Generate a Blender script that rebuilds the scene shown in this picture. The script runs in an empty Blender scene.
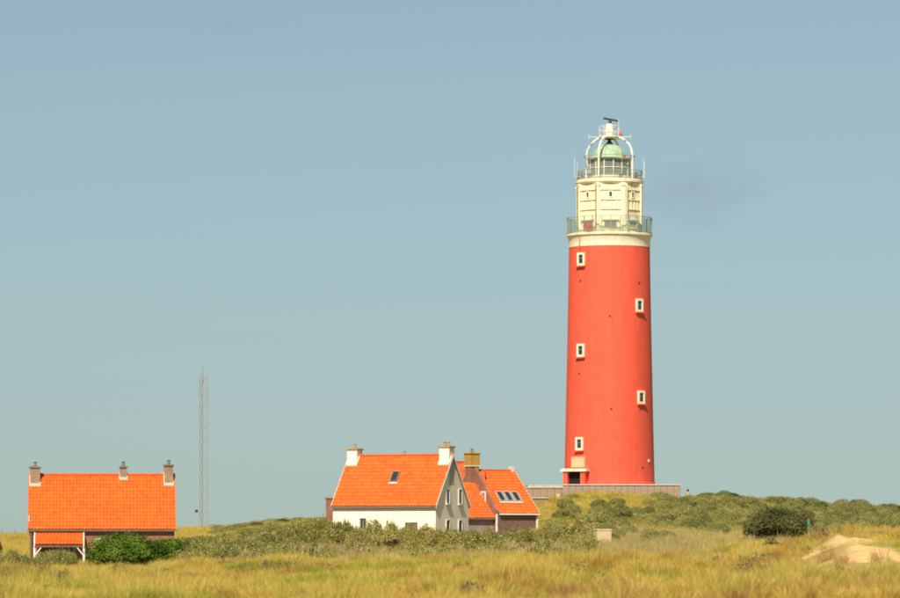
import bpy, math, random
import numpy as np
from mathutils import Vector, Matrix

R = math.radians
SC = bpy.context.scene
COL = SC.collection
rng = np.random.default_rng(7)
random.seed(7)

# ------------------------------------------------------------------ camera
F, HZ = 4228.0, 545.0            # focal length in photo pixels (900 wide), eye-level row
cam_d = bpy.data.cameras.new('camera')
cam = bpy.data.objects.new('camera', cam_d)
COL.objects.link(cam)
cam_d.sensor_width = 36.0
cam_d.lens = F / 900 * 36
cam_d.shift_y = (HZ - 299) / 900
cam_d.clip_start = 0.5
cam_d.clip_end = 20000
cam.location = (0, 0, 0)
cam.rotation_euler = (R(90), 0, 0)
cam_d.dof.use_dof = True
cam_d.dof.focus_distance = 380
cam_d.dof.aperture_fstop = 2.3
SC.camera = cam

# ------------------------------------------------------------------ world, sun, exposure
SUN_EL, SUN_AZ = R(47), R(15)    # azimuth: degrees left of straight behind the camera
world = bpy.data.worlds.new('World')
SC.world = world
world.use_nodes = True
wn, wl = world.node_tree.nodes, world.node_tree.links
wn.clear()
wout = wn.new('ShaderNodeOutputWorld')
wbg = wn.new('ShaderNodeBackground')
wbg.inputs['Strength'].default_value = 0.095
sky = wn.new('ShaderNodeTexSky')
sky.sky_type = 'NISHITA'
sky.sun_disc = False
sky.sun_elevation = SUN_EL
sky.sun_rotation = R(180) + SUN_AZ
sky.altitude = 0
sky.air_density = 1.0
sky.dust_density = 1.1
sky.ozone_density = 1.5
tc = wn.new('ShaderNodeTexCoord')
# lift the whole sky's gradient a little so that the murky last degrees lie below the horizon
lift = wn.new('ShaderNodeVectorMath'); lift.operation = 'MULTIPLY_ADD'
wl.new(tc.outputs['Generated'], lift.inputs[0]); lift.inputs[1].default_value = (1, 1, .88); lift.inputs[2].default_value = (0, 0, .038)
nrm = wn.new('ShaderNodeVectorMath'); nrm.operation = 'NORMALIZE'
wl.new(lift.outputs[0], nrm.inputs[0]); wl.new(nrm.outputs[0], sky.inputs['Vector'])
# thin grey cloud: faint everywhere, one small darker puff beside the lantern


def wmath(op, a, b=None):
    n = wn.new('ShaderNodeMath'); n.operation = op
    for i, v in enumerate((a, b)):
        if v is None: continue
        if isinstance(v, (int, float)): n.inputs[i].default_value = v
        else: wl.new(v, n.inputs[i])
    return n.outputs[0]


def puff(px, py, rx, ry, seed):
    c = Vector(((px - 450) / F, 1, (HZ - py) / F)).normalized()
    s = wn.new('ShaderNodeVectorMath'); s.operation = 'SUBTRACT'
    wl.new(tc.outputs['Generated'], s.inputs[0]); s.inputs[1].default_value = c
    m = wn.new('ShaderNodeVectorMath'); m.operation = 'MULTIPLY'
    wl.new(s.outputs[0], m.inputs[0]); m.inputs[1].default_value = (F / rx, F / rx, F / ry)
    nz = wn.new('ShaderNodeTexNoise'); nz.inputs['Scale'].default_value = 1.6
    nz.inputs['Detail'].default_value = 4
    of = wn.new('ShaderNodeVectorMath'); of.operation = 'ADD'
    wl.new(m.outputs[0], of.inputs[0]); of.inputs[1].default_value = (seed, seed * 2.1, 0)
    wl.new(of.outputs[0], nz.inputs['Vector'])
    ln = wn.new('ShaderNodeVectorMath'); ln.operation = 'LENGTH'
    wl.new(m.outputs[0], ln.inputs[0])
    d = wmath('ADD', ln.outputs['Value'], wmath('MULTIPLY', wmath('SUBTRACT', nz.outputs['Fac'], .5), 1.6))
    mr = wn.new('ShaderNodeMapRange'); mr.interpolation_type = 'SMOOTHSTEP'
    wl.new(d, mr.inputs[0])
    mr.inputs[1].default_value = 1.25; mr.inputs[2].default_value = -.2
    mr.inputs[3].default_value = 0; mr.inputs[4].default_value = 1
    return mr.outputs[0]


fac = wmath('MAXIMUM', wmath('MULTIPLY', puff(693, 188, 76, 38, 3.3), .29),
            wmath('MULTIPLY', puff(238, 24, 60, 16, 9.1), .18))
hs = wn.new('ShaderNodeHueSaturation')
hs.inputs['Saturation'].default_value = 0.75
hs.inputs['Value'].default_value = 1.0
wl.new(sky.outputs[0], hs.inputs['Color'])
mixc = wn.new('ShaderNodeMixRGB')
mixc.inputs[2].default_value = (2.0, 2.45, 3.3, 1)
tintn = wn.new('ShaderNodeMixRGB'); tintn.blend_type = 'MULTIPLY'; tintn.inputs[0].default_value = 1
tintn.inputs[2].default_value = (.615, .702, .695, 1)
wl.new(hs.outputs[0], tintn.inputs[1])
wl.new(fac, mixc.inputs[0]); wl.new(tintn.outputs[0], mixc.inputs[1])
wl.new(mixc.outputs[0], wbg.inputs['Color'])
wl.new(wbg.outputs[0], wout.inputs['Surface'])

sun_d = bpy.data.lights.new('sun', 'SUN')
sun_d.energy = 5.0
sun_d.angle = R(0.53)
sun_d.color = (1.0, .93, .80)
sun = bpy.data.objects.new('sun', sun_d)
COL.objects.link(sun)
SUNDIR = Vector((-math.sin(SUN_AZ) * math.cos(SUN_EL), -math.cos(SUN_AZ) * math.cos(SUN_EL), math.sin(SUN_EL)))
sun.rotation_euler = (-SUNDIR).to_track_quat('-Z', 'Y').to_euler()
sun.location = (-40, -40, 80)

SC.view_settings.view_transform = 'Standard'
SC.view_settings.look = 'None'
SC.view_settings.exposure = 0.38
SC.view_settings.gamma = 1.0
SC.render.engine = 'CYCLES'
SC.cycles.filter_width = 1.9
SC.cycles.max_bounces = 6
SC.cycles.transparent_max_bounces = 16


def P(px, py, Y):
    return Vector(((px - 450) / F * Y, Y, (HZ - py) / F * Y))


# ------------------------------------------------------------------ numpy noise
def vnoise(x, y, seed=0):
    x = np.asarray(x, float); y = np.asarray(y, float)
    xi, yi = np.floor(x), np.floor(y)
    fx, fy = x - xi, y - yi
    fx, fy = fx * fx * (3 - 2 * fx), fy * fy * (3 - 2 * fy)

    def h(a, b):
        v = np.sin(a * 127.1 + b * 311.7 + seed * 74.7) * 43758.5453
        return v - np.floor(v)
    return (h(xi, yi) * (1 - fx) + h(xi + 1, yi) * fx) * (1 - fy) + (h(xi, yi + 1) * (1 - fx) + h(xi + 1, yi + 1) * fx) * fy


def fbm(x, y, seed=0, o=4):
    s = 0; a = .5
    for i in range(o):
        s = s + a * (vnoise(np.asarray(x) * 2 ** i, np.asarray(y) * 2 ** i, seed + i * 13) - .5)
        a *= .55
    return s


# ------------------------------------------------------------------ mesh helpers
class MB:
    def __init__(s):
        s.v = []; s.f = []; s.sm = []; s.mi = []

    def add(s, verts, faces, smooth=False, mi=0):
        o = len(s.v)
        s.v.extend([tuple(v) for v in verts])
        for f in faces:
            s.f.append(tuple(i + o for i in f)); s.sm.append(smooth); s.mi.append(mi)

    def box(s, c, size, rz=0, mi=0, M=None):
        hx, hy, hz = size[0] / 2, size[1] / 2, size[2] / 2
        vs = [(-hx, -hy, -hz), (hx, -hy, -hz), (hx, hy, -hz), (-hx, hy, -hz), (-hx, -hy, hz), (hx, -hy, hz), (hx, hy, hz), (-hx, hy, hz)]
        m = (Matrix.Translation(c) @ Matrix.Rotation(rz, 4, 'Z')) if M is None else M
        s.add([m @ Vector(v) for v in vs], [(0, 3, 2, 1), (4, 5, 6, 7), (0, 1, 5, 4), (1, 2, 6, 5), (2, 3, 7, 6), (3, 0, 4, 7)], mi=mi)

    def bb(s, x0, x1, y0, y1, z0, z1, mi=0):
        s.box(((x0 + x1) / 2, (y0 + y1) / 2, (z0 + z1) / 2), (abs(x1 - x0), abs(y1 - y0), abs(z1 - z0)), mi=mi)

    def bevbox(s, c, size, b=.02, rz=0, mi=0):
        hx, hy, hz = size[0] / 2, size[1] / 2, size[2] / 2
        m = Matrix.Translation(c) @ Matrix.Rotation(rz, 4, 'Z')
        rings = []
        for z, i in ((-hz, 0), (hz - b, 0), (hz, b)):
            rings.append([(-hx + i, -hy + i, z), (hx - i, -hy + i, z), (hx - i, hy - i, z), (-hx + i, hy - i, z)])
        vs = [m @ Vector(v) for r in rings for v in r]
        fs = [(3, 2, 1, 0), (8, 9, 10, 11)]
        for k in range(2):
            for j in range(4):
                a, bq = k * 4 + j, k * 4 + (j + 1) % 4
                fs.append((a, bq, bq + 4, a + 4))
        s.add(vs, fs, mi=mi)

    def lathe(s, prof, n=48, c=(0, 0, 0), smooth=True, a0=0, cap=True, mi=0):
        vs = []; fs = []
        for r, z in prof:
            for k in range(n):
                a = a0 + 2 * math.pi * k / n
                vs.append((c[0] + r * math.sin(a), c[1] - r * math.cos(a), c[2] + z))
        for i in range(len(prof) - 1):
            for k in range(n):
                k2 = (k + 1) % n
                fs.append((i * n + k, i * n + k2, (i + 1) * n + k2, (i + 1) * n + k))
        s.add(vs, fs, smooth, mi)
        if cap:
            s.add(vs[:n], [tuple(range(n - 1, -1, -1))], False, mi)
            s.add(vs[-n:], [tuple(range(n))], False, mi)

    def tube(s, pts, rad, n=6, smooth=True, mi=0):
        pts = [Vector(p) for p in pts]
        rs = rad if isinstance(rad, (list, tuple)) else [rad] * len(pts)
        vs = []; fs = []
        for i, p in enumerate(pts):
            d = (pts[min(i + 1, len(pts) - 1)] - pts[max(i - 1, 0)]).normalized()
            u = d.orthogonal().normalized() if abs(d.z) < .9 else (Vector((1, 0, 0)) - d * d.x).normalized()
            w = d.cross(u)
            for k in range(n):
                a = 2 * math.pi * k / n
                vs.append(p + (u * math.cos(a) + w * math.sin(a)) * rs[i])
        for i in range(len(pts) - 1):
            for k in range(n):
                k2 = (k + 1) % n
                fs.append((i * n + k, i * n + k2, (i + 1) * n + k2, (i + 1) * n + k))
        fs.append(tuple(range(n - 1, -1, -1)))
        fs.append(tuple((len(pts) - 1) * n + k for k in range(n)))
        s.add(vs, fs, smooth, mi)

    def prism(s, poly, d0, d1, axis='x', mi=0):
        # poly: 2D points (a, z) extruded along the axis from d0 to d1
        n = len(poly)
        if axis == 'x': vs = [(d, a, z) for d in (d0, d1) for a, z in poly]
        else: vs = [(a, d, z) for d in (d0, d1) for a, z in poly]
        fs = [tuple(range(n - 1, -1, -1)), tuple(range(n, 2 * n))]
        for k in range(n):
            k2 = (k + 1) % n
            fs.append((k, k2, n + k2, n + k))
        s.add(vs, fs, mi=mi)

    def mesh(s, name, mats):
        me = bpy.data.meshes.new(name)
        me.from_pydata(s.v, [], s.f)
        for m in (mats if isinstance(mats, (list, tuple)) else [mats]): me.materials.append(m)
        me.polygons.foreach_set('use_smooth', s.sm)
        me.polygons.foreach_set('material_index', s.mi)
        me.update()
        if any(s.sm): me.set_sharp_from_angle(angle=R(32))
        return me

    def build(s, name, mats, parent=None):
        o = bpy.data.objects.new(name, s.mesh(name, mats))
        COL.objects.link(o)
        if parent is not None: o.parent = parent
        return o


def tag(o, label=None, cat=None, group=None, kind=None):
    if label: o['label'] = label
    if cat: o['category'] = cat
    if group: o['group'] = group
    if kind: o['kind'] = kind
    return o


def thing(name, label, cat, loc=(0, 0, 0), rz=0, group=None):
    o = bpy.data.objects.new(name, None)
    COL.objects.link(o)
    o.location = loc; o.rotation_euler = (0, 0, rz)
    o.empty_display_size = .3
    return tag(o, label, cat, group)


def linked(name, me, parent, M=None):
    o = bpy.data.objects.new(name, me)
    COL.objects.link(o)
    o.parent = parent
    if M is not None: o.matrix_local = M
    return o


# ------------------------------------------------------------------ materials
def newmat(name):
    m = bpy.data.materials.new(name); m.use_nodes = True
    nt = m.node_tree
    b = nt.nodes['Principled BSDF']
    return m, nt, b


def ramp(nt, stops):
    r = nt.nodes.new('ShaderNodeValToRGB')
    e = r.color_ramp.elements
    while len(e) < len(stops): e.new(.5)
    for i, (p, c) in enumerate(stops):
        e[i].position = p; e[i].color = (*c, 1)
    return r


def surf(name, c, c2=None, rough=.8, scale=1.5, detail=5, bump=0, bscale=20, spec=.3, streak=None, tint=None, metal=0):
    """noise between c and c2; optional vertical streak colour; optional face attribute tint"""
    m, nt, b = newmat(name)
    N, L = nt.nodes, nt.links
    tcn = N.new('ShaderNodeTexCoord')
    nz = N.new('ShaderNodeTexNoise'); nz.inputs['Scale'].default_value = scale; nz.inputs['Detail'].default_value = detail
    nz.inputs['Roughness'].default_value = .65
    L.new(tcn.outputs['Object'], nz.inputs['Vector'])
    c2 = c2 or tuple(x * .82 for x in c)
    rp = ramp(nt, [(.33, c2), (.62, c)])
    L.new(nz.outputs['Fac'], rp.inputs[0])
    out = rp.outputs[0]
    if streak:
        sc, amt, thr = streak
        mp = N.new('ShaderNodeMapping'); mp.inputs['Scale'].default_value = (2.2, 2.2, .16)
        L.new(tcn.outputs['Object'], mp.inputs[0])
        n2 = N.new('ShaderNodeTexNoise'); n2.inputs['Scale'].default_value = 1.4; n2.inputs['Detail'].default_value = 6
        L.new(mp.outputs[0], n2.inputs['Vector'])
        mr = N.new('ShaderNodeMapRange'); mr.inputs[1].default_value = thr; mr.inputs[2].default_value = thr + .18
        mr.inputs[4].default_value = amt
        L.new(n2.outputs['Fac'], mr.inputs[0])
        mx = N.new('ShaderNodeMixRGB'); mx.inputs[2].default_value = (*sc, 1)
        L.new(mr.outputs[0], mx.inputs[0]); L.new(out, mx.inputs[1])
        out = mx.outputs[0]
    if tint:
        at = N.new('ShaderNodeAttribute'); at.attribute_name = 'tint'
        rp2 = ramp(nt, [(0, tint[0]), (.5, tint[1]), (1, tint[2])])
        L.new(at.outputs['Fac'], rp2.inputs[0])
        mx = N.new('ShaderNodeMixRGB'); mx.blend_type = 'MULTIPLY'; mx.inputs[0].default_value = 1
        L.new(out, mx.inputs[1]); L.new(rp2.outputs[0], mx.inputs[2])
        out = mx.outputs[0]
    L.new(out, b.inputs['Base Color'])
    b.inputs['Roughness'].default_value = rough
    b.inputs['Specular IOR Level'].default_value = spec
    b.inputs['Metallic'].default_value = metal
    if bump:
        n3 = N.new('ShaderNodeTexNoise'); n3.inputs['Scale'].default_value = bscale; n3.inputs['Detail'].default_value = 4
        L.new(tcn.outputs['Object'], n3.inputs['Vector'])
        bp = N.new('ShaderNodeBump'); bp.inputs['Strength'].default_value = bump; bp.inputs['Distance'].default_value = .03
        L.new(n3.outputs['Fac'], bp.inputs['Height']); L.new(bp.outputs[0], b.inputs['Normal'])
    return m


def brickmat(name, c1, c2, mortar):
    m, nt, b = newmat(name)
    N, L = nt.nodes, nt.links
    tcn = N.new('ShaderNodeTexCoord')
    br = N.new('ShaderNodeTexBrick')
    sx = N.new('ShaderNodeSeparateXYZ'); L.new(tcn.outputs['Object'], sx.inputs[0])
    ad = N.new('ShaderNodeMath'); ad.operation = 'ADD'
    L.new(sx.outputs[0], ad.inputs[0]); L.new(sx.outputs[1], ad.inputs[1])
    cb = N.new('ShaderNodeCombineXYZ'); L.new(ad.outputs[0], cb.inputs[0]); L.new(sx.outputs[2], cb.inputs[1])
    L.new(cb.outputs[0], br.inputs['Vector'])
    br.inputs['Scale'].default_value = 1
    br.inputs['Brick Width'].default_value = .22; br.inputs['Row Height'].default_value = .065
    br.inputs['Mortar Size'].default_value = .008
    br.inputs['Color1'].default_value = (*c1, 1); br.inputs['Color2'].default_value = (*c2, 1); br.inputs['Mortar'].default_value = (*mortar, 1)
    nz = N.new('ShaderNodeTexNoise'); nz.inputs['Scale'].default_value = 1.3; nz.inputs['Detail'].default_value = 5
    L.new(tcn.outputs['Object'], nz.inputs['Vector'])
    rp = ramp(nt, [(.3, (.72, .70, .68)), (.7, (1.12, 1.08, 1.05))])
    L.new(nz.outputs['Fac'], rp.inputs[0])
    mx = N.new('ShaderNodeMixRGB'); mx.blend_type = 'MULTIPLY'; mx.inputs[0].default_value = 1
    L.new(br.outputs[0], mx.inputs[1]); L.new(rp.outputs[0], mx.inputs[2])
    L.new(mx.outputs[0], b.inputs['Base Color'])
    bp = N.new('ShaderNodeBump'); bp.inputs['Strength'].default_value = .6; bp.inputs['Distance'].default_value = .01
    bp.invert = True
    L.new(br.outputs['Fac'], bp.inputs['Height']); L.new(bp.outputs[0], b.inputs['Normal'])
    b.inputs['Roughness'].default_value = .9
    return m


def glassmat(name, tint, opac=.35, rough=.06):
    m, nt, b = newmat(name)
    N, L = nt.nodes, nt.links
    out = N['Material Output']
    tr = N.new('ShaderNodeBsdfTransparent'); tr.inputs[0].default_value = (*tint, 1)
    b.inputs['Base Color'].default_value = (*[t * .55 for t in tint], 1)
    b.inputs['Roughness'].default_value = rough; b.inputs['IOR'].default_value = 1.5
    mx = N.new('ShaderNodeMixShader'); mx.inputs[0].default_value = opac
    L.new(tr.outputs[0], mx.inputs[1]); L.new(b.outputs[0], mx.inputs[2]); L.new(mx.outputs[0], out.inputs[0])
    return m


def leafmat(name, stops, patch=.5, rnd=.35, trans=.25, pscale=None, speck=None):
    """foliage: colour by world-position noise and by instance"""
    m, nt, b = newmat(name)
    N, L = nt.nodes, nt.links
    out = N['Material Output']; N.remove(b)
    g = N.new('ShaderNodeNewGeometry')
    oi = N.new('ShaderNodeObjectInfo')
    nz = N.new('ShaderNodeTexNoise'); nz.inputs['Scale'].default_value = pscale or .12; nz.inputs['Detail'].default_value = 5
    nz.inputs['Roughness'].default_value = .6
    L.new(g.outputs['Position'], nz.inputs['Vector'])
    nr = N.new('ShaderNodeMapRange'); nr.inputs[1].default_value = .36; nr.inputs[2].default_value = .64
    L.new(nz.outputs['Fac'], nr.inputs[0])
    mxv = N.new('ShaderNodeMix'); mxv.data_type = 'FLOAT'; mxv.inputs[0].default_value = rnd
    L.new(nr.outputs[0], mxv.inputs[2]); L.new(oi.outputs['Random'], mxv.inputs[3])
    at = N.new('ShaderNodeAttribute'); at.attribute_name = 'tint'
    a1 = N.new('ShaderNodeMath'); a1.operation = 'MULTIPLY_ADD'
    L.new(at.outputs['Fac'], a1.inputs[0]); a1.inputs[1].default_value = .35
    L.new(mxv.outputs[0], a1.inputs[2])
    a2 = N.new('ShaderNodeMath'); a2.operation = 'SUBTRACT'; a2.inputs[1].default_value = .175
    L.new(a1.outputs[0], a2.inputs[0])
    rp = ramp(nt, stops); L.new(a2.outputs[0], rp.inputs[0])
    col = rp.outputs[0]
    if speck:
        gt = N.new('ShaderNodeMath'); gt.operation = 'GREATER_THAN'; gt.inputs[1].default_value = speck[1]
        L.new(at.outputs['Fac'], gt.inputs[0])
        ms = N.new('ShaderNodeMixRGB'); ms.inputs[2].default_value = (*speck[0], 1)
        L.new(gt.outputs[0], ms.inputs[0]); L.new(col, ms.inputs[1]); col = ms.outputs[0]
    df = N.new('ShaderNodeBsdfDiffuse'); tl = N.new('ShaderNodeBsdfTranslucent')
    L.new(col, df.inputs[0]); L.new(col, tl.inputs[0])
    mx = N.new('ShaderNodeMixShader'); mx.inputs[0].default_value = trans
    L.new(df.outputs[0], mx.inputs[1]); L.new(tl.outputs[0], mx.inputs[2]); L.new(mx.outputs[0], out.inputs[0])
    return m


M = {}
M['red'] = surf('red_masonry_paint', (.74, .102, .050), (.67, .086, .041), .66, .9, 7, .12, 6, .3, streak=((.56, .062, .035), .4, .52))
M['cream'] = surf('cream_paint', (.84, .74, .51), (.70, .58, .37), .6, 1.6, 6, .08, 8, streak=((.42, .27, .11), .6, .55))
M['cream_clean'] = surf('cream_trim_paint', (.85, .77, .56), (.72, .63, .43), .55, 3, streak=((.44, .29, .12), .45, .60))
M['white_render'] = surf('limewashed_render', (.90, .81, .60), (.82, .72, .52), .9, 1.1, 7, .3, 9, .2, streak=((.55, .47, .33), .4, .58))
M['white_wood'] = surf('white_painted_wood', (.82, .78, .66), (.66, .60, .48), .6, 4)
M['steel'] = surf('grey_steel', (.42, .42, .38), (.28, .26, .22), .5, 3)
M['dark'] = surf('dark_metal', (.05, .05, .05), (.03, .03, .03), .5, 3)
M['rail'] = surf('weathered_rail', (.30, .33, .28), (.20, .20, .16), .6, 3)
M['white_metal'] = surf('white_steel', (.80, .76, .62), (.62, .54, .38), .45, 3)
M['rust'] = surf('rusty_pipe', (.42, .27, .10), (.26, .15, .06), .8, 4)
M['verdigris'] = surf('verdigris_copper', (.36, .46, .30), (.22, .34, .22), .55, 2.5, 6, streak=((.50, .46, .26), .6, .5))
M['tiles'] = surf('orange_pantile', (.76, .122, .012), (.64, .092, .010), .68, 2.2, 6, .1, 30, .3,
                  tint=((.78, .76, .80), (1, 1, 1), (1.12, 1.16, 1.3)))
M['tiles_less_lit'] = surf('less_lit_orange_pantile', (.66, .12, .03), (.5, .08, .02), .75, 2.2, 6, .1, 30, .3,
                       tint=((.72, .7, .74), (1, 1, 1), (1.15, 1.2, 1.3)))  # pantile colour again, with the rear house's weaker light painted in
M['brick'] = brickmat('red_brown_brick', (.32, .125, .066), (.23, .082, .046), (.27, .17, .11))
M['brick_tan'] = brickmat('tan_brick', (.34, .20, .10), (.26, .14, .075), (.36, .30, .22))
M['brick_ochre'] = brickmat('ochre_brick', (.52, .29, .035), (.42, .22, .03), (.46, .30, .10))
M['brick_grey'] = brickmat('grey_brown_brick', (.30, .20, .15), (.22, .15, .12), (.36, .31, .26))
M['lead'] = surf('grey_lead', (.20, .16, .13), (.13, .105, .085), .6, 3)
M['mortar'] = surf('pale_mortar', (.66, .58, .46), (.5, .43, .33), .9, 6)
M['wood_brown'] = surf('brown_boarding', (.20, .12, .085), (.12, .07, .05), .8, 4)
M['wood_grey'] = surf('weathered_wood', (.34, .28, .21), (.22, .17, .12), .85, 4)
M['glass'] = surf('dark_window_glass', (.035, .04, .042), (.025, .028, .03), .08, 3, spec=.6)
M['glass_panel'] = glassmat('green_glass_panel', (.90, .95, .90), .10)
M['glass_lantern'] = glassmat('lantern_glass', (.80, .86, .80), .25, .05)
M['concrete'] = surf('weathered_concrete', (.50, .42, .33), (.36, .29, .22), .9, 3, 6, .2, 14)
M['slab'] = surf('wall_slab', (.36, .255, .18), (.25, .175, .125), .9, 2.2, 6, .2, 14, streak=((.16, .12, .10), .5, .52))
M['plaque'] = surf('sandstone_plaque', (.60, .46, .25), (.50, .37, .19), .85, 8, 5, .5, 18)
M['black'] = surf('doorway_shade_black', (.012, .010, .010), (.008, .007, .007), .9, 2)  # near-black colour painted as the shade inside the porch doorway
M['lens'] = glassmat('fresnel_glass', (.55, .62, .55), .6, .1)
M['red_enamel'] = surf('red_enamel', (.62, .07, .04), (.5, .05, .03), .5, 3)
M['grey_paint'] = surf('grey_green_paint', (.34, .35, .28), (.26, .27, .22), .6, 3)
M['stem'] = surf('shrub_wood', (.12, .085, .055), (.07, .05, .03), .9, 6)
M['skin'] = surf('skin', (.52, .30, .20), (.46, .26, .17), .6, 6)
M['hair'] = surf('dark_hair', (.03, .022, .018), (.02, .015, .012), .6, 6)
M['shirt'] = surf('tan_cotton', (.46, .28, .17), (.38, .22, .13), .9, 8)
M['jeans'] = surf('dark_denim', (.06, .07, .10), (.04, .05, .08), .9, 8)
M['sign_green'] = surf('green_enamel', (.06, .22, .12), (.04, .16, .09), .5, 4)

# foliage
M['marram'] = leafmat('marram_grass', [(.0, (.17, .19, .03)), (.22, (.44, .39, .06)), (.45, (.74, .57, .16)), (.62, (.66, .45, .09)), (.8, (.50, .29, .065)), (1, (.24, .13, .045))], rnd=.40, trans=.35, pscale=.30)
M['green_grass'] = leafmat('green_grass', [(.0, (.15, .21, .03)), (.5, (.36, .38, .045)), (1, (.55, .49, .08))], rnd=.4, trans=.35)
M['reed'] = leafmat('dry_pale_stalks', [(.0, (.30, .235, .085)), (.5, (.46, .36, .15)), (1, (.56, .45, .22))], rnd=.5, trans=.3)
M['rust_grass'] = leafmat('rusty_sedge', [(.0, (.30, .16, .06)), (.5, (.42, .23, .085)), (1, (.52, .33, .10))], rnd=.5, trans=.3)
M['buckthorn'] = leafmat('grey_green_leaves', [(.0, (.135, .14, .042)), (.5, (.235, .225, .07)), (1, (.34, .305, .10))], rnd=.55, trans=.2)
M['olive'] = leafmat('olive_leaves', [(.0, (.14, .14, .026)), (.5, (.28, .25, .05)), (1, (.45, .36, .11))], rnd=.6, trans=.25, speck=((.50, .40, .20), .86))
M['rose'] = leafmat('rose_leaves', [(.0, (.10, .12, .02)), (.5, (.22, .22, .045)), (1, (.38, .31, .10))], rnd=.6, trans=.25, speck=((.54, .45, .28), .90))
M['brown_scrub'] = leafmat('brown_scrub', [(.0, (.14, .10, .05)), (.5, (.24, .17, .08)), (1, (.34, .25, .12))], rnd=.5, trans=.15)
M['dark_leaf'] = leafmat('dark_green_leaves', [(.0, (.035, .065, .010)), (.5, (.085, .14, .018)), (1, (.17, .22, .035))], rnd=.1, trans=.2, pscale=.6)
M['thorn_leaf'] = leafmat('dark_olive_leaves', [(.0, (.055, .062, .022)), (.5, (.11, .112, .038)), (1, (.19, .17, .06))], rnd=.1, trans=.2, pscale=.5)

# ------------------------------------------------------------------ terrain
TX = np.array([-300, 0, 100, 200, 300, 400, 500, 550, 600, 700, 800, 850, 900, 1200], float)
TAB = {
    60: [665] * 14, 100: [617] * 14,
    130: [600, 600, 600, 602, 602, 600, 600, 600, 600, 599, 598, 597, 597, 598],
    150: [588, 588, 590, 592, 590, 588, 588, 587, 586, 586, 584, 583, 583, 585],
    165: [580, 581, 582, 584, 582, 580, 579, 577, 576, 576, 574, 571, 569, 570],
    172: [578, 578, 580, 581, 579, 577, 576, 574, 573, 573, 565, 555, 553, 556],
    180: [576, 576, 577, 578, 575, 573, 572, 571, 569, 569, 557, 541, 540, 545],
    200: [574, 573, 572, 572, 569, 566, 565, 564, 562, 561, 552, 539, 537, 540],
    230: [572, 571, 567, 563, 562, 560, 559, 558, 557, 556, 552, 547, 545, 546],
    260: [570, 570, 568, 558, 557, 556, 555, 555, 553, 553, 550, 548, 547, 546],
    300: [565, 566, 566, 553, 549, 550, 551, 551, 547, 548, 545, 544, 543, 542],
    340: [556, 556, 556, 547, 542, 541, 543, 541, 531, 533, 535, 536, 537, 538],
    370: [548, 548, 548, 541, 534, 534, 536, 522, 508, 515, 522, 527, 530, 532],
    390: [542, 542, 542, 537, 530, 527, 514, 499, 495, 502, 514, 520, 524, 527],
    400: [540, 540, 540, 535, 527, 526, 518, 500, 493, 499, 511, 517, 519, 524],
    412: [539, 538, 538, 533, 525, 524, 512, 499, 493, 503, 511, 514, 517, 520],
    450: [540, 538, 538, 531, 524, 521, 512, 504, 501, 506, 509, 511, 513, 516],
    520: [545, 544, 543, 540, 536, 532, 528, 524, 522, 520, 520, 520, 520, 522],
    700: [556] * 14,
}
for _y, _d in ((150, 3), (165, 7), (172, 8), (180, 9), (200, 12), (230, 13), (260, 11)):
    for _i, _p in enumerate(TX):
        TAB[_y][_i] += _d * (1 if _p < 760 else .45 if _p < 830 else .3)
TY = np.array(sorted(TAB), float)
TZ = np.array([[(HZ - p) / F * y for p in TAB[int(y)]] for y in TY])


def height(x, y, noise=True):
    x = np.asarray(x, float); y = np.asarray(y, float)
    yc = np.clip(y, 60, 700)
    px = np.clip(450 + F * x / np.maximum(yc, 60), -300, 1199.99)
    iy = np.clip(np.searchsorted(TY, yc, side='right') - 1, 0, len(TY) - 2)
    ix = np.clip(np.searchsorted(TX, px, side='right') - 1, 0, len(TX) - 2)
    fy = (yc - TY[iy]) / (TY[iy + 1] - TY[iy]); fx = (px - TX[ix]) / (TX[ix + 1] - TX[ix])
    fx = fx * fx * (3 - 2 * fx)
    z = (TZ[iy, ix] * (1 - fx) + TZ[iy, ix + 1] * fx) * (1 - fy) + (TZ[iy + 1, ix] * (1 - fx) + TZ[iy + 1, ix + 1] * fx) * fy
    far = np.clip((y - 700) / 1200, 0, 1)
    z = z - far * 3
    if noise:
        w = np.clip((y - 70) / 40, 0, 1) * np.clip((700 - y) / 200, 0, 1)
        z = z + w * (np.where(y > 275, .32, 1.75) * fbm(x / 5.5, y / 11, 3) + np.where(y > 275, .2, .85) * fbm(x / 2.0, y / 3.6, 5, 3))
    return z


def hz(x, y): return float(height(np.array([x]), np.array([y]))[0])


def px_of(x, y): return 450 + F * x / y


def axis(lo, hi, step, outs_lo, outs_hi):
    return np.concatenate([np.array(outs_lo, float), np.arange(lo, hi + step / 2, step), np.array(outs_hi, float)])


gx = axis(-64, 64, .55, [-9000, -4000, -1800, -800, -400, -220, -140, -100, -80], [80, 100, 140, 220, 400, 800, 1800, 4000, 9000])
gy = np.concatenate([np.array([-3000, -800, -200, -40, 20, 60, 80, 100, 110]), np.arange(118, 215, .7), np.arange(215, 470, 1.4),
                     np.array([475, 485, 500, 520, 560, 620, 700, 900, 1300, 2000, 3500, 6000, 12000])])
GX, GY = np.meshgrid(gx, gy)
GZ = height(GX, GY)


def sand_mask(x, y):
    px = px_of(x, np.maximum(y, 60))
    n = fbm(x / 1.6, y / 2.6, 21, 4)

    def el(cx, cy, rx, ry): return 1 - np.sqrt(((px - cx) / rx) ** 2 + ((y - cy) / ry) ** 2)
    m = np.maximum.reduce([el(850, 178, 30, 7), el(818, 174, 34, 3.2), el(868, 168, 26, 3.6), el(748, 166, 40, 4), el(692, 158, 30, 3),
                           el(524, 178, 10, 5), el(894, 164, 14, 2.5)])
    n2 = fbm(x / .5, y / 1.0, 23, 3)
    return np.clip((m + n * 1.7 + n2 * .6) * 3, 0, 1)


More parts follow.
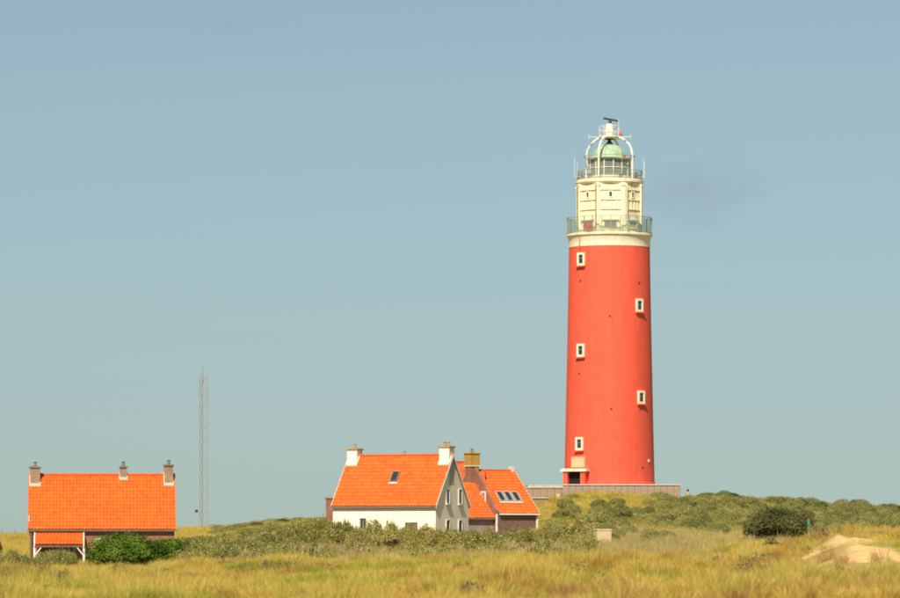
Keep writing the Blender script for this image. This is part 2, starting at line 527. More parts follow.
GS = sand_mask(GX, GY)
nx, ny = len(gx), len(gy)
me = bpy.data.meshes.new('dune_ground')
idx = np.arange(nx * ny).reshape(ny, nx)
quads = np.stack([idx[:-1, :-1], idx[:-1, 1:], idx[1:, 1:], idx[1:, :-1]], -1).reshape(-1, 4)
me.from_pydata(np.stack([GX.ravel(), GY.ravel(), GZ.ravel()], -1).tolist(), [], quads.tolist())
at = me.attributes.new('sand', 'FLOAT', 'POINT'); at.data.foreach_set('value', GS.ravel().astype(np.float32))
me.polygons.foreach_set('use_smooth', [True] * len(me.polygons))
gm, nt, b = newmat('dune_soil')
N, L = nt.nodes, nt.links
g = N.new('ShaderNodeNewGeometry')
nz = N.new('ShaderNodeTexNoise'); nz.inputs['Scale'].default_value = .35; nz.inputs['Detail'].default_value = 8
L.new(g.outputs['Position'], nz.inputs['Vector'])
rp = ramp(nt, [(.3, (.20, .15, .05)), (.55, (.34, .25, .085)), (.75, (.42, .32, .14))])
L.new(nz.outputs['Fac'], rp.inputs[0])
n2 = N.new('ShaderNodeTexNoise'); n2.inputs['Scale'].default_value = 3; n2.inputs['Detail'].default_value = 7
L.new(g.outputs['Position'], n2.inputs['Vector'])
rs = ramp(nt, [(.35, (.50, .31, .12)), (.65, (.66, .43, .18))])
L.new(n2.outputs['Fac'], rs.inputs[0])
ats = N.new('ShaderNodeAttribute'); ats.attribute_name = 'sand'
mx = N.new('ShaderNodeMixRGB'); L.new(ats.outputs['Fac'], mx.inputs[0]); L.new(rp.outputs[0], mx.inputs[1]); L.new(rs.outputs[0], mx.inputs[2])
L.new(mx.outputs[0], b.inputs['Base Color']); b.inputs['Roughness'].default_value = .95; b.inputs['Specular IOR Level'].default_value = .1
bp = N.new('ShaderNodeBump'); bp.inputs['Strength'].default_value = .5; bp.inputs['Distance'].default_value = .08
L.new(n2.outputs['Fac'], bp.inputs['Height']); L.new(bp.outputs[0], b.inputs['Normal'])
me.materials.append(gm)
ground = bpy.data.objects.new('dune_ground', me); COL.objects.link(ground)
tag(ground, kind='structure')

# ------------------------------------------------------------------ lighthouse
LY = 400.0
LS = F / LY
LX = (609.4 - 450) / LS


def lz(py): return (HZ - py) / LS


LB = lz(485.5)                    # height of the terrace floor
lh = thing('lighthouse', 'tall round red lighthouse with cream lantern top on the dune', 'lighthouse', (LX, LY, LB))


def z_(py): return lz(py) - LB


ZT = z_(248)
RB, RT = 4.28, 3.83


def rad(z): return RT + (RB - RT) * (1 - z / ZT) ** 1.15 if z < ZT else RT


mb = MB()
prof = [(RB + .06, -.3), (RB + .06, .25), (RB, .3)]
for k in range(1, 41):
    z = .3 + (ZT - .3) * k / 40
    prof.append((rad(z), z))
mb.lathe(prof, 96)
mb.build('shaft', M['red'], lh)
mb = MB()
ZD = z_(237.2)
mb.lathe([(RT + .03, ZT + .002), (RT + .03, ZD - .35), (RT + .06, ZD - .30), (RT + .10, ZD - .02)], 96)
mb.build('white_band', M['cream_clean'], lh)
mb = MB()
mb.lathe([(RT + .12, ZD - .02), (4.08, ZD + .04), (4.08, ZD + .20), (4.0, ZD + .24), (2.4, ZD + .24)], 96, smooth=False)
gal = mb.build('lower_gallery_deck', M['cream'], lh)
ZG = ZD + .24


def radial(a, r, z):
    return Matrix.Translation((r * math.sin(a), -r * math.cos(a), z)) @ Matrix.Rotation(a, 4, 'Z')


# shaft windows: surround > pane, sill
def frame_mb(w, h, t, d, y0=0):
    m = MB()
    m.bb(-w / 2, w / 2, y0 - d, y0, h / 2 - t, h / 2)
    m.bb(-w / 2, w / 2, y0 - d, y0, -h / 2, -h / 2 + t)
    m.bb(-w / 2, -w / 2 + t, y0 - d, y0, -h / 2 + t, h / 2 - t)
    m.bb(w / 2 - t, w / 2, y0 - d, y0, -h / 2 + t, h / 2 - t)
    return m


wf = frame_mb(.94, 1.22, .20, .33, .25).mesh('window_surround', M['cream_clean'])
pm = MB(); pm.bb(-.27, .27, 0, .04, -.41, .41); wp = pm.mesh('pane', M['glass'])
gm_ = MB(); gm_.bb(-.27, .27, -.03, 0, .06, .10); wg = gm_.mesh('glazing_bar', M['grey_paint'])
sm_ = MB(); sm_.bb(-.54, .54, -.22, .2, -.74, -.615); ws = sm_.mesh('sill', M['red'])
for px, py, side in ((580, 261, -1), (638.3, 307, 1), (579.6, 351.7, -1), (640, 398.3, 1), (578.3, 444.4, -1)):
    z = z_(py); r = rad(z)
    a = math.asin(max(-1, min(1, ((px - 609.4) / LS) / (r + .05))))
    o = linked('window', wf, lh, radial(a, r + .03, z))
    linked('pane', wp, o); linked('glazing_bar', wg, o); linked('sill', ws, o)

# small vents in the masonry
vm = MB(); vm.bb(-.09, .09, -.03, .1, -.09, .09); vme = vm.mesh('vent', M['dark'])
for px, py in ((579.6, 282.6), (637.8, 284.8), (608.3, 318.3), (578.3, 374.8), (652, 375.7), (609.6, 410), (641.3, 468.3)):
    z = z_(py); r = rad(z); a = math.asin(max(-.99, min(.99, ((px - 609.4) / LS) / r)))
    linked('vent', vme, lh, radial(a, r, z))
mb = MB(); mb.box((0, 0, 0), (.24, .14, .24), M=radial(math.asin((647.4 - 609.4) / LS / 4.2), 4.23, z_(461)))
mb.build('wall_lamp', M['white_metal'], lh)
# cable running down from the gallery
mb = MB()
pts = [(3.95 * math.sin(R(-48)) + .04 * math.sin(k), -3.95 * math.cos(R(-48)), ZD - .1 - k * .28) for k in range(5)]
mb.tube(pts, .05, 5); mb.build('cable', M['rust'], lh)

# plaque and porch
ap = R(-46)
zz = z_(462.6)
mb = frame_mb(1.66, .98, .08, .16, .12); mb.bb(-.75, .75, -.02, .1, -.41, .41)
o = mb.build('plaque', M['plaque'], lh); o.matrix_local = radial(ap, rad(zz) + .03, zz)
mb = MB()
mb.bb(-1.12, -.66, -.92, .45, -.3, 1.27)
mb.bb(.66, 1.12, -.92, .45, -.3, 1.27)
porch = mb.build('porch', M['red'], lh)
porch.matrix_local = Matrix.Translation((RB * math.sin(ap), -RB * math.cos(ap), 0)) @ Matrix.Rotation(R(-26), 4, 'Z')
mb = MB(); mb.bb(-1.32, 1.32, -1.08, .5, 1.275, 1.47); mb.bb(-1.18, 1.18, -.96, .5, 1.475, 1.54); linked('lintel', mb.mesh('lintel', M['cream']), porch)
mb = MB(); mb.bb(-.66, .66, -.46, -.38, -.3, 1.27); linked('door', mb.mesh('door', M['black']), porch)  # flat sheet standing for the dark interior, shade painted on, no door leaf
mb = MB(); mb.bb(-.66, .66, -.9, -.47, -.3, -.05); linked('step', mb.mesh('step', M['concrete']), porch)

# watch room: octagon, one face to the camera
ZU = z_(185.0)                    # underside of the upper deck
RO = 2.96 / math.cos(R(22.5))
o8 = R(22.5)
mb = MB()
mb.lathe([(RO, ZG - .05), (RO, ZU)], 8, a0=o8, smooth=False)
wr = mb.build('watch_room', M['cream'], lh)
fw = 2 * RO * math.sin(R(22.5))
ap8 = RO * math.cos(R(22.5))
Hw = ZU - ZG
# pilasters at the corners
for k in range(8):
    a = o8 + k * R(45)
    mb = MB(); mb.box((0, 0, 0), (.34, .22, Hw - .02), M=radial(a, RO - .03, ZG + Hw / 2))
    mb.box((0, 0, 0), (.46, .30, .22), M=radial(a, RO - .02, ZG + .12)); mb.box((0, 0, 0), (.46, .30, .16), M=radial(a, RO - .02, ZU - .22))
    mb.build('pilaster', M['cream_clean'], lh)
# ledges, panel strips and windows of each face
wfm = frame_mb(.42, .62, .09, .10, .06).mesh('window_frame', M['cream_clean'])
pmm = MB(); pmm.bb(-.16, .16, -.01, .03, -.24, .24); wpm = pmm.mesh('pane', M['glass'])
bfm = frame_mb(1.34, .72, .09, .10, .06).mesh('wide_window_frame', M['cream_clean'])
for k in range(8):
    a = k * R(45)
    for j, zf in enumerate((.47, .66, .86)):
        mb = MB(); mb.box((0, 0, 0), (fw - .52, .10, .07), M=radial(a, ap8 + .045, ZG + Hw * zf)); mb.build('ledge', M['cream_clean'], lh)
    for xx in (-.55, .55) if k != 1 else (-.62, -.2, .25, .62):
        mb = MB(); mb.box((0, 0, 0), (.09, .07, Hw * .19 - .08), M=radial(a, ap8 + .03, ZG + Hw * .565) @ Matrix.Translation((xx, 0, 0)))
        mb.build('panel_strip', M['cream_clean'], lh)
    o = linked('small_window', wfm, lh, radial(a, ap8 + .03, ZG + Hw * .765)); linked('pane', wpm, o)
    pmat = ('lead', 'grey_paint', 'cream_clean', 'cream_clean', 'cream_clean', 'cream_clean', 'cream_clean', 'dark')[k]
    o = linked('wide_window', bfm, lh, radial(a, ap8 + .03, ZG + .78))
    pb = MB(); pb.bb(-.58, .58, -.01, .03, -.27, .27); linked('pane', pb.mesh('pane', M[pmat]), o)
    mb = MB(); mb.bb(-.80, .80, -.20, .0, .40, .48); linked('hood', mb.mesh('hood', M['cream_clean']), o)
# down pipes on the watch room
for aa, col, rr in ((R(-24.5), 'rust', .055), (R(-66), 'rust', .075), (R(27), 'cream_clean', .05)):
    mb = MB(); rr0 = RO + .16
    mb.tube([(rr0 * math.sin(aa), -rr0 * math.cos(aa), ZG + Hw * t) for t in (.02, .3, .6, .98)], rr, 8)
    mb.build('down_pipe', M[col], lh)

# lower gallery railing: posts, rails, glass panels
NP = 28; RG = 4.0; HG = z_(218.6) - ZG
postm = MB(); postm.bb(-.035, .035, -.035, .035, 0, HG); postme = postm.mesh('rail_post', M['rail'])
wpan = 2 * RG * math.sin(math.pi / NP) - .12
panm = MB(); panm.bb(-wpan / 2, wpan / 2, -.012, .012, .12, HG - .10); panme = panm.mesh('glass_panel', M['glass_panel'])
for k in range(NP):
    a = 2 * math.pi * k / NP
    linked('rail_post', postme, lh, radial(a, RG, ZG))
    linked('glass_panel', panme, lh, radial(a + math.pi / NP, RG * math.cos(math.pi / NP), ZG))
for zz in (HG, HG * .07):
    mb = MB()
    mb.lathe([(RG - .035, ZG + zz - .02), (RG + .035, ZG + zz - .02), (RG + .035, ZG + zz + .03), (RG - .035, ZG + zz + .03), (RG - .035, ZG + zz - .02)], 56, cap=False)
    mb.build('hand_rail', M['rail'], lh)

# upper deck
mb = MB()
mb.lathe([(RO - .05, ZU), (3.05, ZU + .06), (3.2, ZU + .12), (3.2, ZU + .34), (3.1, ZU + .40), (1.6, ZU + .40)], 64, smooth=False)
mb.build('upper_gallery_deck', M['cream'], lh)
ZL = ZU + .40
RU = 3.08; HU = .85
NQ = 24
pm2 = MB(); pm2.bb(-.025, .025, -.025, .025, 0, HU); pme2 = pm2.mesh('upper_rail_post', M['rail'])
bm2 = MB(); bm2.bb(-.012, .012, -.012, .012, .05, HU - .03); bme2 = bm2.mesh('baluster', M['rail'])
for k in range(NQ):
    a = 2 * math.pi * k / NQ
    linked('upper_rail_post', pme2, lh, radial(a, RU, ZL))
    for j in (1, 2): linked('baluster', bme2, lh, radial(a + j * 2 * math.pi / NQ / 3, RU, ZL))
for zz in (HU, HU * .5, .07):
    mb = MB()
    mb.lathe([(RU - .022, ZL + zz - .02), (RU + .022, ZL + zz - .02), (RU + .022, ZL + zz + .02), (RU - .022, ZL + zz + .02), (RU - .022, ZL + zz - .02)], 48, cap=False)
    mb.build('upper_hand_rail', M['rail'], lh)

# lantern: base, mullions, panes, optic, dome
RLn = 1.95; ZG0 = ZL + .32; ZG1 = z_(160)
mb = MB(); mb.lathe([(RLn + .08, ZL - .02), (RLn + .08, ZG0 - .06), (RLn + .14, ZG0 - .05), (RLn + .14, ZG0)], 48, smooth=False); mb.build('lantern_base', M['cream'], lh)
NL = 14
mm = MB(); mm.bb(-.035, .035, -.05, .05, 0, ZG1 - ZG0); mme = mm.mesh('mullion', M['white_metal'])
wl_ = 2 * RLn * math.sin(math.pi / NL) - .07
hp = (ZG1 - ZG0 - .18) / 2
pl = MB(); pl.bb(-wl_ / 2, wl_ / 2, -.01, .01, 0, hp); plm = pl.mesh('lantern_pane', M['glass_lantern'])
for k in range(NL):
    a = 2 * math.pi * (k + .35) / NL
    linked('mullion', mme, lh, radial(a, RLn, ZG0))
    for j in range(2):
        linked('lantern_pane', plm, lh, radial(a + math.pi / NL, RLn * math.cos(math.pi / NL), ZG0 + .06 + j * (hp + .06)))
for zz in (ZG0 + .0, ZG0 + .06 + hp, ZG1 - .06):
    mb = MB(); mb.lathe([(RLn - .06, zz + .003), (RLn + .055, zz + .003), (RLn + .055, zz + .057), (RLn - .06, zz + .057), (RLn - .06, zz + .003)], NL * 2, cap=False, a0=2 * math.pi * .35 / NL, smooth=False)
    mb.build('glazing_ring', M['white_metal'], lh)
mb = MB()
for j in range(7):
    zc = ZG0 + .12 + j * .20
    mb.lathe([(.30, zc), (.66 - abs(j - 3) * .07, zc + .02), (.72 - abs(j - 3) * .07, zc + .09), (.66 - abs(j - 3) * .07, zc + .16), (.30, zc + .18)], 24)
mb.build('optic_lens', M['lens'], lh)
mb = MB(); mb.lathe([(.5, ZL), (.5, ZL + .2), (.3, ZL + .25), (.28, ZG1 - .1), (.3, ZG1 - .1)], 20)
for a in range(6): mb.tube([(.72 * math.sin(a * R(60)), -.72 * math.cos(a * R(60)), z) for z in (ZG0, ZG1 - .15)], .035, 5)
mb.build('optic_frame', M['dark'], lh)
ZDm = z_(144.5)
hd_ = ZDm - ZG1
mb = MB()
mb.lathe([(RLn + .14, ZG1 + .0), (RLn + .16, ZG1 + .10), (RLn + .02, ZG1 + .12)] +
         [(1.60, ZG1 + .30)] + [(1.56 * math.cos(R(t)), ZG1 + .30 + (hd_ - .30) * math.sin(R(t))) for t in range(6, 90, 7)] + [(.06, ZDm)], 48)
dome = mb.build('dome', M['verdigris'], lh)
for k in range(12):
    a = R(30) * k + .2
    mb = MB(); mb.tube([(1.575 * math.cos(R(t)) * math.sin(a), -1.575 * math.cos(R(t)) * math.cos(a), ZG1 + .30 + (hd_ - .29) * math.sin(R(t))) for t in (3, 18, 33, 48, 63, 78, 86)], .03, 5)
    o = mb.build('seam', M['verdigris'], dome)
mb = MB(); mb.lathe([(.30, ZDm - .08), (.34, ZDm + .10), (.20, ZDm + .22), (.12, ZDm + .42), (.42, ZDm + .44), (.40, ZDm + .56), (.05, ZDm + .62)], 16)
mb.build('vent_cap', M['dark'], lh)
# the cage: four ribs meeting under the top platform
RR = 2.38; ZC = z_(137.5)
for k in range(4):
    a = R(-27 + 90 * k)
    pts = []
    for t in range(13):
        u = t / 12
        if u < .42: r, z = RR, ZL + (ZG1 + .35 - ZL) * u / .42
        else:
            th = (u - .42) / .58 * R(72)
            r = .62 + (RR - .62) * math.cos(th) ** 1.0 if th < R(89) else .62
            r = RR - (RR - .95) * (1 - math.cos(th)) / (1 - math.cos(R(72)))
            z = ZG1 + .35 + (ZC - ZG1 - .35) * math.sin(th) / math.sin(R(72))
        pts.append((r * math.sin(a), -r * math.cos(a), z))
    mb = MB(); mb.tube(pts, .11, 8); mb.build('cage_rib', M['white_metal'], lh)
mb = MB(); mb.lathe([(RR - .05, ZG1 + .28), (RR + .05, ZG1 + .28), (RR + .05, ZG1 + .33), (RR - .05, ZG1 + .33), (RR - .05, ZG1 + .28)], 40, cap=False); mb.build('cage_ring', M['rail'], lh)
# top platform, mast, radar
mb = MB(); mb.lathe([(.55, ZC - .12), (1.02, ZC), (1.02, ZC + .09), (.3, ZC + .10)], 24, smooth=False); mb.build('top_platform', M['white_metal'], lh)
HT = 1.05
for k in range(8):
    a = R(45) * k + .2
    mb = MB(); mb.tube([(.98 * math.sin(a), -.98 * math.cos(a), ZC + .08), (.98 * math.sin(a), -.98 * math.cos(a), ZC + HT)], .025, 5); mb.build('platform_rail_post', M['white_metal'], lh)
for zz in (.55, 1.04):
    mb = MB(); mb.lathe([(.96, ZC + zz), (1.0, ZC + zz), (1.0, ZC + zz + .04), (.96, ZC + zz + .04), (.96, ZC + zz)], 24, cap=False); mb.build('platform_rail', M['white_metal'], lh)
mb = MB(); mb.lathe([(.42, ZC + .08), (.42, ZC + .7), (.36, ZC + .95), (.30, ZC + 1.25), (.16, ZC + 1.3)], 16); mb.build('radar_pedestal', M['cream_clean'], lh)
ra = MB()
ra.lathe([(.16, 0), (.14, .30), (.10, .36)], 12, c=(.06, 0, ZC + 1.26))
ra.box((0, 0, 0), (1.42, .20, .16), M=Matrix.Translation((.12, 0, ZC + 1.68)) @ Matrix.Rotation(R(9), 4, 'Y') @ Matrix.Rotation(R(14), 4, 'Z'))
ra.build('radar_antenna', M['dark'], lh)
for aa, ln_ in ((R(-95), 1.05), (R(88), 1.1), (R(150), .9), (R(-160), .9)):
    mb = MB(); mb.tube([(.9 * math.sin(aa), -.9 * math.cos(aa), ZC + .02), ((.95 + ln_) * math.sin(aa), -(.95 + ln_) * math.cos(aa), ZC + .06)], .03, 5)
    mb.tube([((.9 + ln_) * math.sin(aa), -(.9 + ln_) * math.cos(aa), ZC - .12), ((.9 + ln_) * math.sin(aa), -(.9 + ln_) * math.cos(aa), ZC + .3)], .025, 5)
    mb.build('antenna_arm', M['white_metal'], lh)
mb = MB(); mb.tube([(.85, -.5, ZC + .1), (.85, -.5, ZC + 1.75)], .022, 5); mb.build('whip_antenna', M['white_metal'], lh)
mb = MB(); mb.lathe([(.02, 0), (.16, .02), (.18, .18), (.1, .3), (.02, .32)], 12, c=(1.02, -.25, ZC + .1)); mb.build('warning_lamp', M['red_enamel'], lh)
mb = MB(); mb.lathe([(.02, 0), (.14, .02), (.16, .16), (.1, .26), (.02, .28)], 12, c=(1.3, -1.3, ZG1 + .14)); mb.build('warning_lamp', M['red_enamel'], lh)
for aa, hh in ((R(-84), 1.9), (R(-68), 1.3), (R(92), 1.5), (R(74), 1.7), (R(100), 1.0)):
    mb = MB(); x, y = (RU + .25) * math.sin(aa), -(RU + .25) * math.cos(aa)
    mb.tube([(RU * math.sin(aa), -RU * math.cos(aa), ZL + .3), (x, y, ZL + .3), (x, y, ZL + .31 + hh)], .022, 5); mb.build('whip_antenna', M['white_metal'], lh)

for aa, hh, w_ in ((R(-40), .55, .34), (R(20), .5, .28), (R(55), .62, .4), (R(-62), .7, .26)):
    mb = MB(); mb.box((0, 0, 0), (w_, .16, hh), M=radial(aa, RU - .14, ZL + hh / 2 + .05)); mb.build('rail_box', M['grey_paint'], lh)
# things standing on the lower gallery
for aa, sz, mname, nm, lab in ((R(-36), (.62, .42, .95), 'red_enamel', 'equipment_cabinet', 'red cabinet on the lower gallery of the lighthouse'),
                               (R(52), (.5, .4, .8), 'grey_paint', 'equipment_cabinet', 'grey-green cabinet on the lower gallery of the lighthouse')):
    t = thing(nm, lab, 'cabinet', (LX + 3.45 * math.sin(aa), LY - 3.45 * math.cos(aa), LB + ZG), aa)
    mb = MB(); mb.bevbox((0, 0, sz[2] / 2 + .05), (sz[0], sz[1], sz[2] - .1), .03); mb.build('body', M[mname], t)
    mb = MB(); mb.bb(-sz[0] / 2 + .05, sz[0] / 2 - .05, -sz[1] / 2 - .02, -sz[1] / 2, .1, sz[2] - .1); d = mb.build('door', M[mname], t)
    mb = MB(); mb.bb(sz[0] / 2 - .14, sz[0] / 2 - .1, -sz[1] / 2 - .05, -sz[1] / 2 - .02, .4, .55); mb.build('handle', M['dark'], d)
    for sx in (-1, 1):
        mb = MB(); mb.bb(sx * sz[0] / 2 - .1 * (sx > 0), sx * sz[0] / 2 + .1 * (sx < 0), -sz[1] / 2, sz[1] / 2, 0, .05); mb.build('foot', M['dark'], t)

# ------------------------------------------------------------------ terrace walls round the foot of the tower
def slab_wall(label, A, B, z0, z1, cat='wall', nm='terrace_wall', slab=.62, th=.3):
    A, B = Vector(A), Vector(B)
    d = (B - A); ln = d.length; ang = math.atan2(d.y, d.x)
    t = thing(nm, label, cat, (A.x, A.y, z0), ang)
    h = z1 - z0
    mb = MB(); mb.bb(.0, ln, .06, th, -.6, h - .13); mb.build('core', M['slab'], t)
    n = max(1, round(ln / slab)); w = ln / n
    sme = []
    for v in range(3):
        m = MB(); m.bevbox((0, 0, (h - .14 - .5) / 2), (w - .03, .10, h - .14 + .5), .012); sme.append(m.mesh('slab', M['slab']))
    for k in range(n):
        linked('slab', sme[k % 3], t, Matrix.Translation((w * (k + .5), .012 + random.uniform(-.008, .012), 0)) @ Matrix.Rotation(random.uniform(-.004, .004), 4, 'Y'))
    nc = max(1, round(ln / 1.9)); wc = ln / nc
    m = MB(); m.bevbox((0, 0, 0), (wc - .012, th + .16, .12), .02); cm = m.mesh('coping_stone', M['concrete'])
    for k in range(nc): linked('coping_stone', cm, t, Matrix.Translation((wc * (k + .5), th / 2 - .03, h - .065 + random.uniform(-.006, .006))))
    return t


xa, xb = (563 - 450) / F * 392.5, (680.5 - 450) / F * 392.5
ztop = lz(484.3) * 392.5 / 400 + .03
slab_wall('long low slab wall in front of the red tower base', (xa, 392.5, 0), (xb, 392.5, 0), ztop - 1.3, ztop)
slab_wall('short slab wall returning behind the right side of the red tower', (xb - .02, 392.84, 0), (xb - .6, 407, 0), ztop - 1.3, ztop - .05)
xc = (526 - 450) / F * 394.2
slab_wall('lower slab wall section beside the lighthouse porch towards the roofs', (xc, 394.2, 0), (xa + .6, 394.2, 0), ztop - 1.3, ztop - .22)
slab_wall('short dark retaining wall in the grass below the lighthouse porch', ((532 - 450) / F * 385, 385, 0), ((549 - 450) / F * 385, 385.6, 0), (HZ - 503.5) / F * 385, (HZ - 497) / F * 385)
mb = MB()
mb.add([(xc + .2, 394.6, LB), (xb - .2, 394.6, LB), (xb - .6, 407, LB), (xc, 407, LB), (xc + .2, 394.6, LB - 1.2), (xb - .2, 394.6, LB - 1.2), (xb - .6, 407, LB - 1.2), (xc, 407, LB - 1.2)],
       [(0, 1, 2, 3), (4, 7, 6, 5), (0, 4, 5, 1), (1, 5, 6, 2), (2, 6, 7, 3), (3, 7, 4, 0)])
tag(mb.build('terrace_pavement', M['concrete']), kind='structure')

# ------------------------------------------------------------------ houses
def tile_mesh(name, W, S, cw=.235, rh=.34, mat='tiles', holes=()):
    """pantiles on a rectangle: x 0..W, y = distance down the slope 0..S, z = up from the roof deck"""
    nc, nr = max(2, round(W / cw)), max(2, round(S / rh))
    cw, rh = W / nc, S / nr
    prof = [(0, .035), (.22, .062), (.45, .035), (.72, .006), (1.0, .034)]
    vs = []; fs = []; ti = []
    r_ = np.random.default_rng(len(name) * 7 + nc)
    rowt = r_.normal(0, .05, nr)
    for j in range(nr):
        for i in range(nc):
            cx, cy = (i + .5) * cw, (j + .5) * rh
            if any(h[0] - .05 < cx < h[1] + .05 and h[2] - .1 < cy < h[3] + .1 for h in holes): continue
            o = len(vs)
            jz = r_.normal(0, .004); jy = r_.normal(0, .006)
            for (yy, dz) in ((j * rh - .04, 0.0), ((j + 1) * rh, .030), ((j + 1) * rh, -.004)):
                for (u, z) in prof: vs.append(((i + u) * cw, yy + jy, z + dz + jz))
            for q in range(4):
                fs.append((o + q, o + q + 5, o + q + 6, o + q + 1)); fs.append((o + 5 + q, o + 10 + q, o + 11 + q, o + 6 + q))
            t = float(np.clip(.5 + r_.normal(0, .16) + rowt[j] + .5 * fbm(np.array([cx / 2.5]), np.array([cy / 1.8]), nc)[0], 0, 1))
            if r_.random() < .012: t = 0 if r_.random() < .6 else 1
            ti.extend([t] * 8)
    me = bpy.data.meshes.new(name)
    me.from_pydata(vs, [], fs)
    a = me.attributes.new('tint', 'FLOAT', 'FACE'); a.data.foreach_set('value', ti)
    me.materials.append(M[mat])
    return me


def slope_matrix(x0, y_r, z_r, y_e, z_e):
    d = Vector((0, y_e - y_r, z_e - z_r)); S = d.length; d.normalize()
    xx = Vector((1, 0, 0)) if y_e < y_r else Vector((-1, 0, 0))
    nn = xx.cross(d)
    if nn.z < 0: nn = -nn
    m = Matrix(((xx.x, d.x, nn.x, x0 if y_e < y_r else -x0), (xx.y, d.y, nn.y, y_r), (xx.z, d.z, nn.z, z_r), (0, 0, 0, 1)))
    return m, S


def wall_holes(mb, x0, x1, y0, y1, z0, z1, holes):
    xs = sorted({x0, x1, *[h[0] for h in holes], *[h[1] for h in holes]})
    zs = sorted({z0, z1, *[h[2] for h in holes], *[h[3] for h in holes]})
    for i in range(len(xs) - 1):
        for j in range(len(zs) - 1):
            cx, cz = (xs[i] + xs[i + 1]) / 2, (zs[j] + zs[j + 1]) / 2
            if any(h[0] < cx < h[1] and h[2] < cz < h[3] for h in holes): continue
            mb.bb(xs[i], xs[i + 1], y0, y1, zs[j], zs[j + 1])


def chimney(t, x, y, z0, z1, w, d, mat, flash=True, fz=.45, cap='lead', name='chimney', pots=1):
    mb = MB(); mb.bb(x - w / 2, x + w / 2, y - d / 2, y + d / 2, z0, z1); c = mb.build(name, M[mat], t)
    mb = MB(); mb.bevbox((x, y, z1 + .06), (w + .16, d + .16, .12), .03); mb.build('cap', M[cap], c)
    for k in range(pots):
        mb = MB(); mb.lathe([(.12, 0), (.14, .05), (.11, .1), (.10, .26), (.13, .28), (.13, .32)], 12, c=(x + (k - (pots - 1) / 2) * .34, y, z1 + .12)); mb.build('pot', M['lead' if mat != 'white_render' else 'rust'], c)
    return c


def flashing(t, x, y0, y1, zc, w, pitch, mat='mortar'):
    """apron round a chimney foot on the front slope"""
    pass


def house(name, label, cx, cy, rz, L_, hd, zb, ze, zr, wall='brick', tiles='tiles', front_holes=(), fov=.22, gov=.10, roof_holes=(), gutter='lead', parapet=None, verge='white_wood', skip_back_tiles=False):
    t = thing(name, label, 'house', (cx, cy, zb), rz)
    e, r = ze - zb, zr - zb
    pitch = (r - e) / hd
    # walls: front, back, two gables
    mb = MB()
    th = .25
    we = e + pitch * th                   # wall head below the deck
    wall_holes(mb, -L_ / 2 + th, L_ / 2 - th, -hd, -hd + th, -1.0, e - .02, front_holes)
    mb.build('wall', M[wall], t)
    mb = MB(); mb.bb(-L_ / 2 + th, L_ / 2 - th, hd - th, hd, -1.0, e - .02); mb.build('wall', M[wall], t)
    for s in (-1, 1):
        mb = MB(); up, ua = (parapet[1], parapet[2]) if parapet and parapet[0] == s else (-.03, -.03)
        x0, x1 = (s * L_ / 2 - th, s * L_ / 2) if s > 0 else (-L_ / 2, -L_ / 2 + th)
        mb.prism([(-hd - .001, -1.0), (hd + .001, -1.0), (hd + .001, e + up), (0, r + ua), (-hd - .001, e + up)], x0, x1)
        mb.build('gable', M[wall], t)
    # roof deck (slab) and tiles
    mb = MB()
    xl = -L_ / 2 - (gov if not (parapet and parapet[0] < 0) else -th - .01); xr = L_ / 2 + (gov if not (parapet and parapet[0] > 0) else -th - .01)
    eo, zo = hd + fov, e - pitch * fov
    mb.prism([(-eo, zo), (0, r), (eo, zo), (eo, zo + .08), (0, r + .08), (-eo, zo + .08)], xl, xr)
    deck = mb.build('roof', M['wood_brown'], t)
    for front in (True, False):
        sgn = -1 if front else 1
        m, S = slope_matrix(xl, 0, r + .085, sgn * eo, zo + .085)
        if not front: m[0][3] = xr
        o = linked('roof_tiles', tile_mesh('roof_tiles', xr - xl, S, mat=tiles, holes=roof_holes if front else ()), deck, m)
        tag(o, kind='stuff')
    # ridge tiles
    n = round((xr - xl) / .4); w_ = (xr - xl) / n
    mb = MB()
    for k in range(n):
        zc = r + .10; pts = [(.17 * math.cos(R(q)), zc - .05 + .11 * math.sin(R(q))) for q in range(0, 181, 30)]
        mb.prism(pts, xl + k * w_, xl + (k + 1) * w_ - .015)
    o = mb.build('ridge_tiles', M[tiles], deck); tag(o, kind='stuff')
    # gutters, verge boards
    for s in (-1, 1):
        mb = MB(); mb.bb(xl, xr, s * (eo + .06) - .06, s * (eo + .06) + .06, zo - .06, zo + .06); mb.build('gutter', M[gutter], t)
        if not (parapet and parapet[0] == s):
            xx = xl if s < 0 else xr
            for q in (-1, 1):
                mb = MB(); a = xx - .035 if s < 0 else xx + .005
                mb.prism([(q * (eo + .02), zo - .12), (0, r - .12), (0, r + .13), (q * (eo + .02), zo + .13)][::-1 if q > 0 else 1], a, a + .03)
                mb.build('verge_board', M[verge], t)
    return t, e, r, pitch


